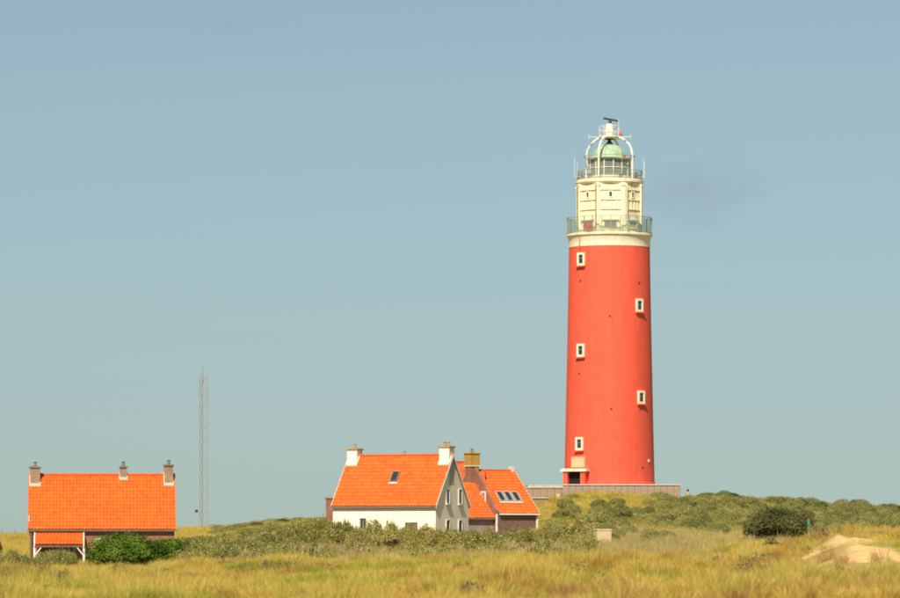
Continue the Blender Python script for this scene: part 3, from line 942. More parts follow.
def window(t, x, y, zc, w, h, frame='white_wood', rz=0, bars=(1, 1), fr=.09, pane='glass', nm='window'):
    m4 = Matrix.Translation((x, y, zc)) @ Matrix.Rotation(rz, 4, 'Z')
    o = linked(nm, frame_mb(w, h, fr, .12, .08).mesh(nm, M[frame]), t, m4)
    mb = MB(); mb.bb(-w / 2 + fr - .005, w / 2 - fr + .005, .0, .03, -h / 2 + fr - .005, h / 2 - fr + .005); linked('pane', mb.mesh('pane', M[pane]), o)
    mb = MB()
    for k in range(bars[0]):
        xx = -w / 2 + fr + (w - 2 * fr) * (k + 1) / (bars[0] + 1); mb.bb(xx - .025, xx + .025, -.03, -.001, -h / 2 + fr, h / 2 - fr)
    if bars[0]: linked('glazing_bar', mb.mesh('glazing_bar', M[frame]), o)
    mb = MB(); mb.bb(-w / 2 - .08, w / 2 + .08, -.12, .05, -h / 2 - .07, -h / 2 - .003); linked('sill', mb.mesh('sill', M['mortar']), o)
    return o


def roof_fit(t, name, mat, x, frac_y, w, ln, hd, e, r, up=.12, thick=.12):
    """a slab lying on the front slope at distance frac_y (0 ridge .. 1 eave)"""
    pitch_a = math.atan2(r - e, hd)
    y = -hd * frac_y; z = r - (r - e) * frac_y
    m4 = Matrix.Translation((x, y, z)) @ Matrix.Rotation(pitch_a, 4, 'X')
    return m4


def skylight(t, x, fr_, w, ln, hd, e, r, frame='lead', pane='glass', nm='skylight'):
    m4 = roof_fit(t, '', None, x, fr_, w, ln, hd, e, r) @ Matrix.Translation((0, 0, .12))
    mb = MB()
    f = .07
    mb.bb(-w / 2, w / 2, -ln / 2, -ln / 2 + f, 0, .12); mb.bb(-w / 2, w / 2, ln / 2 - f, ln / 2, 0, .12)
    mb.bb(-w / 2, -w / 2 + f, -ln / 2 + f, ln / 2 - f, 0, .12); mb.bb(w / 2 - f, w / 2, -ln / 2 + f, ln / 2 - f, 0, .12)
    o = linked(nm, mb.mesh(nm, M[frame]), t, m4)
    mb = MB(); mb.bb(-w / 2 + f, w / 2 - f, -ln / 2 + f, ln / 2 - f, .03, .07); linked('pane', mb.mesh('pane', M[pane]), o)
    mb = MB(); mb.bb(-w / 2 - .06, w / 2 + .06, -ln / 2 - .16, -ln / 2 - .003, -.02, .05); linked('apron', mb.mesh('apron', M['mortar']), o)
    return o


def chimney_flash(t, x, w, hd, e, r, y0, y1, mat='mortar'):
    """mortar fillets where a chimney meets the front slope"""
    pitch = (r - e) / hd
    mb = MB()
    d = .05
    for xx in (x - w / 2 - d, x + w / 2):
        mb.prism([(y0, r + pitch * y0 + .1), (y1, r + pitch * y1 + .1), (y1, r + pitch * y1 + .24), (y0, r + pitch * y0 + .24)], xx, xx + d)
    mb.bb(x - w / 2 - d, x + w / 2 + d, y0 - .12, y0 - .002, r + pitch * y0 - .02, r + pitch * y0 + .22)
    return mb.build('chimney_flashing', M[mat], t)


# --- left brick house
s3 = F / 300
zb, ze, zr = (HZ - 566) / s3, (HZ - 528.0) / s3, (HZ - 475.0) / s3
cxh = (99.5 - 450) / s3
hx = lambda px: ((px - 450) / s3 - cxh) / math.cos(R(5))
front = [(hx(92.5) , hx(107), .55, 2.05), (hx(40), hx(54), .0, 1.98), (hx(60), hx(73), .75, 1.95)]
hA, e, r, pt = house('brick_house', 'low red brick house with tiled porch and three chimneys beside green bush', cxh, 302.0, R(5), 10.2, 3.45, zb, ze, zr,
                     wall='brick', front_holes=front, fov=.16, verge='brick_grey', gutter='wood_brown')
window(hA, (front[0][0] + front[0][1]) / 2, -3.35, 1.30, front[0][1] - front[0][0], 1.5, bars=(1, 1), fr=.16)
window(hA, (front[2][0] + front[2][1]) / 2, -3.35, 1.35, front[2][1] - front[2][0], 1.2, bars=(1, 1))
mb = MB(); mb.bb(front[1][0], front[1][1], -3.35, -3.28, 0, 1.98); d = mb.build('door', M['wood_brown'], hA)
mb = MB(); mb.bb(front[1][1] - .14, front[1][1] - .08, -3.42, -3.35, .95, 1.05); mb.build('handle', M['steel'], d)
chimney(hA, -10.2 / 2 + .36, -.15, 3.6, (HZ - 467.5) / s3 - zb, .70, 1.15, 'brick_tan')
chimney(hA, hx(121), .0, r - .6, (HZ - 467) / s3 - zb, .50, .6, 'brick_grey')
chimney(hA, 10.2 / 2 - .34, -.12, 3.6, (HZ - 465.5) / s3 - zb, .62, 1.1, 'brick_tan')
for xx, ww, yy in ((-10.2 / 2 + .36, .70, -.73), (hx(121), .50, -.31), (10.2 / 2 - .34, .62, -.68)):
    chimney_flash(hA, xx, ww, 3.45, e, r, yy, -.02)
# boards on the left gable
for k in range(3):
    mb = MB(); mb.bb(-10.2 / 2 - .05, -10.2 / 2 - .003, -3.2 + k * .36, -2.9 + k * .36, e - .45, e + .9); mb.build('gable_board', M['white_wood'], hA)
# porch
x0, x1 = hx(32.5), hx(82)
py0 = -3.45; pyf = -5.0
zt_, zf_ = (HZ - 532.5) / s3 - zb, (HZ - 544.3) / s3 - zb
mb = MB(); mb.prism([(py0 + .0, zt_ - .06), (py0 + .0, zt_), (pyf, zf_), (pyf, zf_ - .06)][::-1], x0 + .08, x1 - .08); pr = mb.build('porch_roof', M['wood_brown'], hA)
m4, S = slope_matrix(x0 + .08, py0 - .03, zt_ + .005, pyf - .05, zf_ + .005)
tag(linked('porch_tiles', tile_mesh('porch_tiles', x1 - x0 - .16, S), pr, m4), kind='stuff')
for xx in (x0, x1 - .075):
    mb = MB(); mb.prism([(py0 - .002, zt_ - .12), (py0 - .002, zt_ + .12), (pyf - .1, zf_ + .12), (pyf - .1, zf_ - .14)][::-1], xx, xx + .075); mb.build('porch_verge', M['white_wood'], hA)
    xc_ = xx + .037
    mb = MB(); mb.bb(xc_ - .07, xc_ + .07, pyf + .02, pyf + .16, -.5, zf_ - .15); p = mb.build('porch_post', M['white_wood'], hA)
    sg = 1 if xx < x0 + .1 else -1
    mb = MB(); mb.tube([(xc_ + sg * .05, pyf + .09, zf_ - .75), (xc_ + sg * .48, pyf + .09, zf_ - .2)], .045, 6); mb.build('porch_brace', M['white_wood'], p)
mb = MB(); mb.bb(x0 + .08, x1 - .08, pyf + .02, pyf + .14, zf_ - .19, zf_ - .065); mb.build('porch_beam', M['wood_brown'], hA)
mb = MB(); mb.tube([(hx(29.5), -3.6, -.5), (hx(29.5), -3.6, e - .2)], .05, 6); mb.build('down_pipe', M['lead'], hA)

# --- white rendered house
sW = F / 330
rzW = R(-24)
zbW, zeW, zrW = (HZ - 542) / sW, (HZ - 505.5) / sW, (HZ - 456) / sW
cxW = (401 - 450) / sW
LW, hdW = 8.75, 3.15


def wx(px): return ((px - 450) / sW - cxW + hdW * math.sin(R(24))) / math.cos(R(24))


fh = [(wx(360), wx(366.5), 1.0, 1.85), (wx(405.5), wx(418), -.2, 1.52)]
hW, eW, rW, ptW = house('rendered_house', 'cream limewashed cottage with orange tiled roof and two cream chimneys', cxW, 330, rzW, LW, hdW, zbW, zeW, zrW,
                        wall='white_render', front_holes=fh, fov=.12, roof_holes=())
window(hW, (fh[0][0] + fh[0][1]) / 2, -hdW + .12, 1.425, fh[0][1] - fh[0][0], .85, bars=(1, 1), fr=.06, frame='grey_paint')
mb = MB(); mb.bb(fh[1][0], fh[1][1], -hdW + .06, -hdW + .12, -.2, 1.52); d = mb.build('shutter_door', M['wood_brown'], hW)
for k in range(1, 5):
    xx = fh[1][0] + (fh[1][1] - fh[1][0]) * k / 5
    mb = MB(); mb.bb(xx - .012, xx + .012, -hdW + .045, -hdW + .06, -.2, 1.52); mb.build('batten', M['wood_grey'], d)
for s, pots in ((-1, 1), (1, 2)):
    xx = s * (LW / 2 - .42)
    chimney(hW, xx, -.08, 4.4, (HZ - (449.5 if s < 0 else 448)) / sW - zbW, .84, 1.0, 'white_render', cap='rust', pots=pots)
    chimney_flash(hW, xx, .84, hdW, eW, rW, -.59, -.02, 'white_render')
skylight(hW, wx(388) - .1, .45, .62, 1.05, hdW, eW, rW)
for (yy, zc, w, h) in ((-.85, 3.55, .72, 1.2), (1.5, 3.55, .72, 1.2), (-.85, 1.2, .76, 1.1), (1.5, 1.2, .76, 1.1)):
    window(hW, LW / 2 + .02, yy, zc, w, h, rz=R(90), bars=(0, 1), fr=.075)
mb = MB(); mb.bb(LW / 2 + .003, LW / 2 + .03, -3.1, 3.1, -.9, .35); mb.build('plinth', M['concrete'], hW)
mb = MB(); mb.lathe([(.05, 0), (.05, .18), (.09, .2), (.09, .26)], 10, c=(.3, 0, rW + .15)); mb.build('vent_pipe', M['rust'], hW)
# brick side wing at the left gable
mb = MB(); mb.bb(-LW / 2 - 1.70, -LW / 2 - .003, -.9, 1.6, -1, (HZ - 498.5) / sW - zbW); sw = mb.build('side_wing', M['brick'], hW)
mb = MB(); mb.bevbox((-LW / 2 - .87, .35, (HZ - 498.5) / sW - zbW + .06), (1.80, 2.65, .12), .03); mb.build('coping', M['lead'], sw)

# --- brick house with ochre chimney and lower annex
sC = F / 362
rzC = R(35)
zbC, zeC, zrC = .15, (HZ - 512.0) / sC, (HZ - 471.0) / sC
LC, hdC = 4.35, 3.5
Xr, Xl = (512.5 - 450) / sC, (472.5 - 450) / sC
cxC = (Xr + Xl) / 2
hC, eC, rC, ptC = house('brick_house', 'dark brick gabled house with ochre chimney and row of roof windows', cxC, 362, rzC, LC, hdC, zbC, zeC, zrC,
                        wall='brick_grey', fov=.2, parapet=(-1, .12, .85), gutter='white_wood')
for g_ in hC.children:
    if g_.name.startswith('gable') and max(v.co.x for v in g_.data.vertices) < 0:
        g_.data.materials[0] = M['brick']
chimney(hC, -LC / 2 + .02, .0, rC + .42, (HZ - 454) / sC - zbC, .95, .95, 'brick_ochre', cap='brick_ochre')
mb = MB(); mb.bb(-LC / 2 - .40, -LC / 2 + .44, -.42, .42, -.8, rC + .42); mb.build('chimney_breast', M['brick'], hC)
mb = MB(); mb.bevbox((-LC / 2 + .02, 0, rC + .40), (1.0, 1.0, .07), .02); mb.build('chimney_flashing', M['mortar'], hC)
mb = MB(); mb.bb(LC / 2 - .32, LC / 2 + .02, -.2, .2, rC - .2, rC + .42); mb.build('ridge_stub', M['mortar'], hC)
for k in range(3): skylight(hC, -LC / 2 + 1.32 + k * .80, .66, .66, 1.15, hdC, eC, rC, frame='steel', nm='roof_window')
mb = MB(); mb.tube([(-LC / 2 + .75, -.95, rC - 1.1), (-LC / 2 + .75, -.95, rC - .1)], .05, 6); mb.build('vent_pipe', M['dark'], hC)
# gable window peeping over the annex roof
window(hC, -LC / 2 - .02, -1.72, eC + 1.25, .7, 1.0, rz=R(-90), bars=(1, 1), fr=.12)
# front boarding and white corner posts
nb = 14
for k in range(nb):
    w = (LC - .3) / nb
    mb = MB(); mb.bb(-LC / 2 + .15 + k * w, -LC / 2 + .15 + (k + 1) * w - .02, -hdC - .04, -hdC - .003, -.5, eC - .2); mb.build('board', M['wood_brown'], hC)
for xx in (-LC / 2 + .06, LC / 2 - .06):
    mb = MB(); mb.bb(xx - .06, xx + .06, -hdC - .12, -hdC - .003, -.6, eC - .2); mb.build('corner_post', M['white_wood'], hC)
# annex: lower wing against the left gable
ax0, ax1 = -LC / 2 - 4.0, -LC / 2 - .003
hdD, yD = 2.9, -.35
zrD, zeD = (HZ - 484.0) / sC - zbC, (HZ - 517.0) / sC - zbC
ptD = (zrD - zeD) / hdD
mb = MB()
mb.prism([(yD - hdD, -1), (yD + hdD, -1), (yD + hdD, zeD - .04), (yD, zrD - .04), (yD - hdD, zeD - .04)], ax0, ax1)
mb.build('annex_wall', M['brick_grey'], hC)
mb = MB()
eo = hdD + .18; zo = zeD - ptD * .18
mb.prism([(yD - eo, zo), (yD, zrD), (yD + eo, zo), (yD + eo, zo + .07), (yD, zrD + .07), (yD - eo, zo + .07)], ax0 - .1, ax1)
ar = mb.build('annex_roof', M['wood_brown'], hC)
for front in (True, False):
    sg = -1 if front else 1
    m4, S = slope_matrix(ax0 - .1, yD, zrD + .075, yD + sg * eo, zo + .075)
    if not front: m4[0][3] = ax1 - .01
    tag(linked('annex_tiles', tile_mesh('annex_tiles', ax1 - ax0 + .09, S), ar, m4), kind='stuff')
mb = MB(); mb.bb(ax0 - .1, ax1, yD - eo - .12, yD - eo, zo - .06, zo + .06); mb.build('annex_gutter', M['lead'], hC)

# --- second tiled house behind
sF = F / 376
hF, eF, rF, _ = house('brick_house', 'orange tiled house mostly hidden behind the cream cottage and ochre chimney', (446 - 450) / sF, 378, R(35), 5.8, 3.3, .4, (HZ - 501) / sF, (HZ - 462) / sF,
                      wall='brick', tiles='tiles_less_lit', fov=.15)

# ------------------------------------------------------------------ lattice mast
MX, MY = (203 - 450) / F * 430, 430.0
sM = F / 430
mz = hz(MX, MY)
mast = thing('lattice_mast', 'thin grey lattice radio mast standing on the dune', 'mast', (MX, MY, mz - .2), R(12))
HM = (HZ - 372.5) / sM - mz
tri = [(.46 * math.cos(R(90 + 120 * k)), .46 * math.sin(R(90 + 120 * k))) for k in range(3)]
M['mast'] = surf('mast_paint', (.36, .30, .28), (.28, .22, .20), .6, 2)
for k in range(3):
    mb = MB(); mb.tube([(*tri[k], 0), (*tri[k], HM)], .032, 6); mb.build('leg', M['mast'], mast)
mb = MB()
nb = int(HM / .62)
for j in range(nb):
    for k in range(3):
        a, b2 = tri[k], tri[(k + 1) % 3]
        if j % 2: a, b2 = b2, a
        mb.tube([(*a, j * .62), (*b2, (j + 1) * .62)], .014, 4)
        mb.tube([(*a, j * .62), (*tri[(k + 1) % 3 if not j % 2 else k], j * .62)], .008, 4)
tag(mb.build('bracing', M['mast'], mast), kind='stuff')
mb = MB(); mb.tube([(0, 0, HM - 1), (0, 0, HM + .75)], .04, 6)
for k in range(3): mb.tube([(*tri[k], HM), (0, 0, HM + .1)], .02, 4)
mb.build('top_spike', M['mast'], mast)
zd = (HZ - 509) / sM - mz
mb = MB(); mb.tube([(-.3, 0, zd), (-.62, -.05, zd)], .03, 5); br = mb.build('bracket', M['mast'], mast)
mb = MB(); mb.lathe([(.03, .05), (.12, .08), (.16, .18), (.13, .32), (.03, .36)], 12, c=(-.68, -.06, zd - .2)); mb.build('lamp', M['dark'], br)

# ------------------------------------------------------------------ small things
# person on the far side of the crest
def person(px, Y, top_py):
    x = (px - 450) / F * Y
    zt = (HZ - top_py) / F * Y
    h = 1.74
    z0 = zt - h
    zg = hz(x, Y)
    t = thing('person', 'person with dark hair in tan top behind the dune crest beside the slab wall', 'person', (x, Y, z0), R(20))
    vs = [(0, 0, .95), (0, 0, 1.15), (0, .01, 1.38), (0, .01, 1.48), (0, -.01, 1.60), (0, -.01, 1.70),
          (.10, 0, .88), (.11, -.02, .50), (.11, .03, .09), (.12, -.12, .04),
          (-.10, 0, .88), (-.12, .01, .50), (-.12, .04, .09), (-.13, -.10, .04),
          (.19, .01, 1.38), (.25, .03, 1.12), (.26, -.08, .90), (.26, -.12, .80),
          (-.19, .01, 1.38), (-.25, .03, 1.12), (-.26, -.08, .90), (-.26, -.12, .80)]
    es = [(0, 1), (1, 2), (2, 3), (3, 4), (4, 5), (0, 6), (6, 7), (7, 8), (8, 9), (0, 10), (10, 11), (11, 12), (12, 13), (2, 14), (14, 15), (15, 16), (16, 17), (2, 18), (18, 19), (19, 20), (20, 21)]
    rr = [.15, .14, .15, .055, .095, .075, .10, .07, .05, .045, .10, .07, .05, .045, .07, .05, .04, .03, .07, .05, .04, .03]
    me = bpy.data.meshes.new('body'); me.from_pydata(vs, es, [])
    o = bpy.data.objects.new('body', me); COL.objects.link(o); o.parent = t
    md = o.modifiers.new('skin', 'SKIN')
    for i, sv in enumerate(me.skin_vertices[0].data): sv.radius = (rr[i], rr[i] * .85); sv.use_root = (i == 0)
    sb = o.modifiers.new('sub', 'SUBSURF'); sb.levels = 1; sb.render_levels = 2
    bm_, nt, b = newmat('skin_and_clothes')
    N, L = nt.nodes, nt.links
    tcn = N.new('ShaderNodeTexCoord'); sx = N.new('ShaderNodeSeparateXYZ'); L.new(tcn.outputs['Object'], sx.inputs[0])
    rp = N.new('ShaderNodeValToRGB'); rp.color_ramp.interpolation = 'CONSTANT'
    el = rp.color_ramp.elements
    el[0].position = 0; el[0].color = (.05, .04, .035, 1); el[1].position = .05; el[1].color = (.06, .07, .10, 1)
    for p, c in ((.51, (.46, .28, .17)), (.745, (.52, .30, .20))): q = el.new(p); q.color = (*c, 1)
    dv = N.new('ShaderNodeMath'); dv.operation = 'DIVIDE'; dv.inputs[1].default_value = 2.0
    L.new(sx.outputs[2], dv.inputs[0]); L.new(dv.outputs[0], rp.inputs[0]); L.new(rp.outputs[0], b.inputs['Base Color'])
    b.inputs['Roughness'].default_value = .8
    me.materials.append(bm_)
    mb = MB(); mb.lathe([(.075, -.12), (.112, -.05), (.122, .03), (.10, .10), (.05, .135), (.01, .145)], 14, c=(0, .018, 1.635)); mb.build('hair', M['hair'], t)
    for sx_ in (-1, 1):
        mb = MB(); mb.lathe([(.002, -.012), (.012, 0), (.002, .012)], 8, c=(sx_ * .034, -.098, 1.615)); mb.build('eye', M['dark'], t)
    return zg - z0


_best = min((abs(hz((688 - 450) / F * yy, yy) + 1.72 - (HZ - 489.6) / F * yy), yy) for yy in np.arange(402, 445, .5))
PERSON_GAP = _best
_py = HZ - (hz((688 - 450) / F * _best[1], _best[1]) + 1.72) * F / _best[1]
person(688, float(_best[1]), _py)

# pale concrete block
x = (602.5 - 450) / F * 300
t = thing('concrete_block', 'pale concrete block half sunk in dry stalks below the hill', 'block', (x, 300, hz(x, 300) - .1), R(14))
zt = (HZ - 529) / F * 300 - (hz(x, 300) - .1)
mb = MB(); mb.bevbox((0, 0, zt / 2 - .05), (1.05, .9, zt - .1), .04); mb.build('body', M['plaque'], t)
mb = MB(); mb.bevbox((0, 0, zt - .045), (1.10, .95, .10), .02); mb.build('lid', M['plaque'], t)
# marker post with green plate
x = (808.5 - 450) / F * 262
zt = (HZ - 519) / F * 262
g0 = hz(x, 262)
t = thing('marker_post', 'thin pale post with small green plate beside the dark bush', 'post', (x, 262, g0 - .2))
mb = MB(); mb.tube([(0, 0, 0), (0, 0, zt - g0 + .2)], .03, 8); mb.build('post', M['wood_grey'], t)
mb = MB(); mb.bb(-.08, .08, -.065, -.033, zt - g0 - .16, zt - g0 + .14); mb.build('plate', M['sign_green'], t)
mb = MB(); mb.lathe([(.04, 0), (.04, .05), (.02, .07)], 8, c=(0, 0, zt - g0 + .2)); mb.build('cap', M['red_enamel'], t)
# white utility box under the slab wall
x = (558 - 450) / F * 391
g0 = hz(x, 391)
zt = g0 + .42
t = thing('utility_box', 'small white utility box on the grass under the slab wall', 'utility box', (x, 391, g0 - .15))
mb = MB(); mb.bevbox((0, 0, (zt - g0 + .15) / 2), (.30, .3, zt - g0 + .15), .03); mb.build('body', M['white_metal'], t)
mb = MB(); mb.bevbox((0, 0, zt - g0 + .17), (.36, .36, .05), .015); mb.build('lid', M['white_metal'], t)
# fence posts behind the left house
for px, top in ((1.5, 528.5), (14.5, 529)):
    x = (px - 450) / F * 405; g0 = hz(x, 405); zt = (HZ - top) / F * 405
    mb = MB(); mb.tube([(0, 0, -.3), (.01, 0, (zt - g0) * .6), (.02, 0, zt - g0)], [.06, .055, .05], 7)
    mb.lathe([(.052, 0), (.03, .04)], 7, c=(.02, 0, zt - g0))
    o = mb.build('fence_post', M['wood_grey']); o.location = (x, 405, g0)
    tag(o, 'thin weathered fence post on the dune behind the low brick house', 'post', 'fence posts behind the brick house')

# ------------------------------------------------------------------ vegetation
def foliage(seed, rx, ry, h, n, leaf, lobes=7, spiky=0, flat=0, core=.55):
    r = np.random.default_rng(seed)
    mb_v = []; mb_f = []; ti = []
    lc = []
    for k in range(lobes):
        a = r.uniform(0, 2 * math.pi); q = math.sqrt(r.uniform(0, 1)) * .68
        top = (1 - (q / .9) ** 2) ** .5
        lc.append((q * rx * math.cos(a), q * ry * math.sin(a), h * r.uniform(.30, .66) * top + .05 * h, r.uniform(.30, .52)))
    lc.append((0, 0, h * (.52 if core < .6 else .38), core))
    lc = np.array(lc)
    w = lc[:, 3] ** 2; w /= w.sum()
    pick = r.choice(len(lc), n, p=w)
    d = r.normal(size=(n, 3)); d[:, 2] = np.abs(d[:, 2]) * np.where(r.random(n) < .85, 1, -1)
    d /= np.linalg.norm(d, axis=1)[:, None]
    rad_ = np.where(r.random(n) < .72, r.uniform(.86, 1.06, n), r.uniform(.4, .9, n)) * (1 + .22 * fbm(d[:, 0] * 3 + pick * 7, d[:, 1] * 3 + d[:, 2] * 3, seed))
    c = lc[pick, :3] + d * (lc[pick, 3] * rad_)[:, None] * np.array([rx, ry, h * .78])
    if spiky:
        m = r.random(n) < spiky
        c[m, 2] += np.abs(r.normal(0, .035 * h, m.sum()))
    if spiky:
        ns = max(6, min(46, n // 30))
        tops = r.choice(n, ns, p=np.clip(c[:, 2], .01, None) ** 3 / (np.clip(c[:, 2], .01, None) ** 3).sum())
        ext = []
        for q in tops:
            ln_ = h * r.uniform(.12, .34); dx, dy = r.normal(0, .18, 2) * ln_
            ln_ *= .8
            for k in range(9): ext.append(c[q] + np.array([dx * k / 9, dy * k / 9, ln_ * k / 9]) + r.normal(0, .015, 3))
        ext = np.array(ext); ids = r.choice(n, len(ext), replace=False)
        c[ids] = ext
    if flat: c[:, 2] = np.round(c[:, 2] / (h * flat)) * h * flat + r.normal(0, .03 * h, n)
    c[:, 2] = np.maximum(c[:, 2], .03)
    t_ = np.clip(r.random(n), 0, 1)
    nn = d * 1.0 + r.normal(size=(n, 3)) * .42; nn /= np.linalg.norm(nn, axis=1)[:, None]
    u = np.cross(nn, r.normal(size=(n, 3))); u /= np.linalg.norm(u, axis=1)[:, None] + 1e-9
    v = np.cross(nn, u)
    s = leaf * r.uniform(.6, 1.3, n)
    a = c - u * s[:, None]; b_ = c + v * s[:, None] * .55; e_ = c + u * s[:, None]; f_ = c - v * s[:, None] * .55
    V = np.stack([a, b_, e_, f_], 1).reshape(-1, 3)
    Fc = np.arange(n * 4).reshape(n, 4)
    return V, Fc, t_, lc


def foliage_mesh(name, mat, seed, rx, ry, h, n, leaf, with_stem=True, **kw):
    V, Fc, t_, lc = foliage(seed, rx, ry, h, n, leaf, **kw)
    sm = MB()
    r = random.Random(seed)
    for (x, y, z, q) in lc:
        sm.tube([(x * .12, y * .12, -.3), (x * .5 + r.uniform(-.08, .08), y * .5, z * .45), (x, y, z * 1.05)], [.055 * h / 2 + .02, .035 * h / 2 + .012, .012], 5)
    if not with_stem:
        me = bpy.data.meshes.new(name); me.from_pydata(V.tolist(), [], Fc.tolist())
        a = me.attributes.new('tint', 'FLOAT', 'FACE'); a.data.foreach_set('value', t_.astype(np.float32))
        me.materials.append(M[mat])
        return me, sm
    nv = len(V)
    faces = Fc.tolist() + [tuple(i + nv for i in f) for f in sm.f]
    me = bpy.data.meshes.new(name); me.from_pydata(V.tolist() + sm.v, [], faces)
    a = me.attributes.new('tint', 'FLOAT', 'FACE'); a.data.foreach_set('value', np.concatenate([t_, np.full(len(sm.f), .5)]).astype(np.float32))
    me.materials.append(M[mat]); me.materials.append(M['stem'])
    me.polygons.foreach_set('material_index', [0] * len(Fc) + [1] * len(sm.f))
    return me


V_ = {}
V_['dome'] = [foliage_mesh('shrub', 'buckthorn', 11 + k, 1.0, 1.0, 1.15, 5200, .046, lobes=4, core=.78) for k in range(5)]
V_['olive'] = [foliage_mesh('shrub', 'olive', 31 + k, 1.0, 1.0, 1.5, 4200, .052, lobes=9, spiky=.12) for k in range(5)]
V_['rose'] = [foliage_mesh('shrub', 'rose', 51 + k, 1.0, 1.0, 1.0, 4000, .050, lobes=8, spiky=.08) for k in range(4)]
V_['brown'] = [foliage_mesh('shrub', 'brown_scrub', 71 + k, 1.0, 1.0, .9, 1500, .08, lobes=6, spiky=.15) for k in range(3)]
V_['dark'] = [foliage_mesh('shrub', 'thorn_leaf', 81 + k, 1.0, 1.0, 1.3, 2200, .08, lobes=7) for k in range(3)]

placed = []


def shrub(kind, px, Y, w, h, label, group, cat='shrub', top=None):
    """w, h in metres (full width, height); the mesh is about 2 wide"""
    x = (px - 450) / F * Y
    name = {'dome': 'grey_green_shrub', 'olive': 'olive_shrub', 'rose': 'rose_bush', 'brown': 'dry_bush', 'dark': 'dark_shrub'}[kind]
    o = bpy.data.objects.new(name, random.choice(V_[kind])); COL.objects.link(o)
    g0 = hz(x, Y)
    hh = {'dome': 1.15, 'olive': 1.5, 'rose': 1.0, 'brown': .9, 'dark': 1.3}[kind]
    o.location = (x, Y, g0 - .06)
    if top is not None: h = max(.5, (HZ - top) / F * Y - g0)
    o.scale = (w / 2, w / 2 * random.uniform(.85, 1.15), h / hh)
    o.rotation_euler = (0, 0, random.uniform(0, 6.28))
    placed.append((x, Y, w))
    return tag(o, label, cat, group)


FOOT = [(cxh, 302, 6.4, 5.8), (cxW, 330, 6.2, 5.2), (cxC - 1.2, 361, 6.5, 5.6), ((446 - 450) / sF, 378, 4.6, 4.6), (LX - .3, 400, 8.6, 8.2)]


def blocked(x, y, mrg=0):
    return any(abs(x - a) < c + mrg and abs(y - b2) < d + mrg for a, b2, c, d in FOOT)


# hillside right of the tower
n = 0
tries = 0
while n < 230 and tries < 6000:
    tries += 1
    Y = random.uniform(345, 452); px = random.uniform(548, 925)
    x = (px - 450) / F * Y
    w = random.choice((1.3, 1.6, 1.9, 2.2, 2.7))
    if blocked(x, Y, w * .45): continue
    if abs(px - 688) < 7 + w * 5 and Y > 386: continue
    # grassy shoulder under the terrace stays open
    if px < 652 and Y > 378: continue
    if px < 640 and Y > 366 and random.random() < .6: continue
    if any((x - a) ** 2 + ((Y - b2) * .5) ** 2 < (.33 * (w + c)) ** 2 for a, b2, c in placed): continue
    k = random.random()
    if Y > 390 and px > 690 and k < .12: kd, h = 'dark', w * .5
    elif k < 1.1: kd, h = 'dome', w * random.uniform(.46, .60)
    else: kd, h = 'olive', w * .45
    shrub(kd, px, Y, w, min(h, 1.35), {'dome': 'rounded grey-green shrub on the dune slope below the lighthouse', 'olive': 'olive shrub with pale specks on the dune slope below the lighthouse',
                             'dark': 'low dark shrub among grey-green ones on the dune crest'}[kd], {'dome': 'grey-green shrubs on the lighthouse hill', 'olive': 'speckled olive shrubs on the lighthouse hill', 'dark': 'dark shrubs on the lighthouse hill'}[kd])
    n += 1
# skyline shrubs that stand out
for px, Y, w, top in ((855, 450, 1.9, 499), (884, 450, 2.0, 502.5), (756, 430, 2.0, 497.5), (722, 425, 1.8, 494.5), (712, 424, 1.5, 496.5), (810, 450, 2.2, 502.5), (835, 452, 2, 503), (870, 452, 1.8, 503.5), (898, 450, 2.2, 505.5), (780, 450, 2, 501), (740, 440, 2, 498.5)):
    shrub('dark' if px in (855, 884) else 'dome', px, Y, w, 1.5,
          'tall dark bush breaking the skyline right of the red tower' if px in (855, 884) else 'grey-green bush on the skyline right of the red tower',
          'dark skyline bushes' if px in (855, 884) else 'skyline bushes right of the tower', top=top)
# left hill between mast and cream house
placed.clear()
for _ in range(34):
    px = random.uniform(215, 335); Y = random.uniform(352, 440); x = (px - 450) / F * Y
    if blocked(x, Y, 1): continue
    w = random.uniform(1.8, 3)
    shrub('dome', px, Y, w * .8, w * .27, 'rounded grey-green shrub on the rise between mast and cream cottage', 'shrubs on the rise by the mast')
shrub('dark', 257, 400, 2.3, 1.5, 'single darker bush on the rise right of the mast', None, top=521.5)
shrub('dark', 284, 405, 2.0, 1.2, 'dark brown-green bush on the skyline left of cream cottage', None, top=517.5)
shrub('dark', -2, 330, 1.0, 1, 'small dark bush at the foot of the dune left of brick house', None, top=538)
# shrub belt in front of the cream cottage
for _ in range(46):
    px = random.uniform(285, 475); Y = random.uniform(288, 320)
    x = (px - 450) / F * Y
    if blocked(x, Y, .2): continue
    top = 529 + random.uniform(-5, 7) - (5 if 285 < px < 345 else 0) + (4 if px > 440 else 0)
    shrub('olive', px, Y, random.uniform(1.6, 2.6), 1.5, 'loose olive shrub with pale seed heads in front of cream cottage', 'olive shrubs before the cottage', top=top)
for px, top in ((300, 523), (322, 520), (348, 522), (375, 517), (392, 521), (408, 526), (452, 530), (430, 531)):
    shrub('olive', px, random.uniform(306, 316), 1.5, 1.5, 'taller upright olive shrub against the cream cottage wall', 'tall olive shrubs before the cottage', top=top)
for px, top in ((288, 524), (299, 521), (311, 523), (322, 519.5), (333, 523), (344, 522)):
    shrub('rose', px, random.uniform(300, 318), 2.0, 1.5, 'taller green bush beside the brick wing of the cream cottage', 'green bushes by the brick wing', top=top)
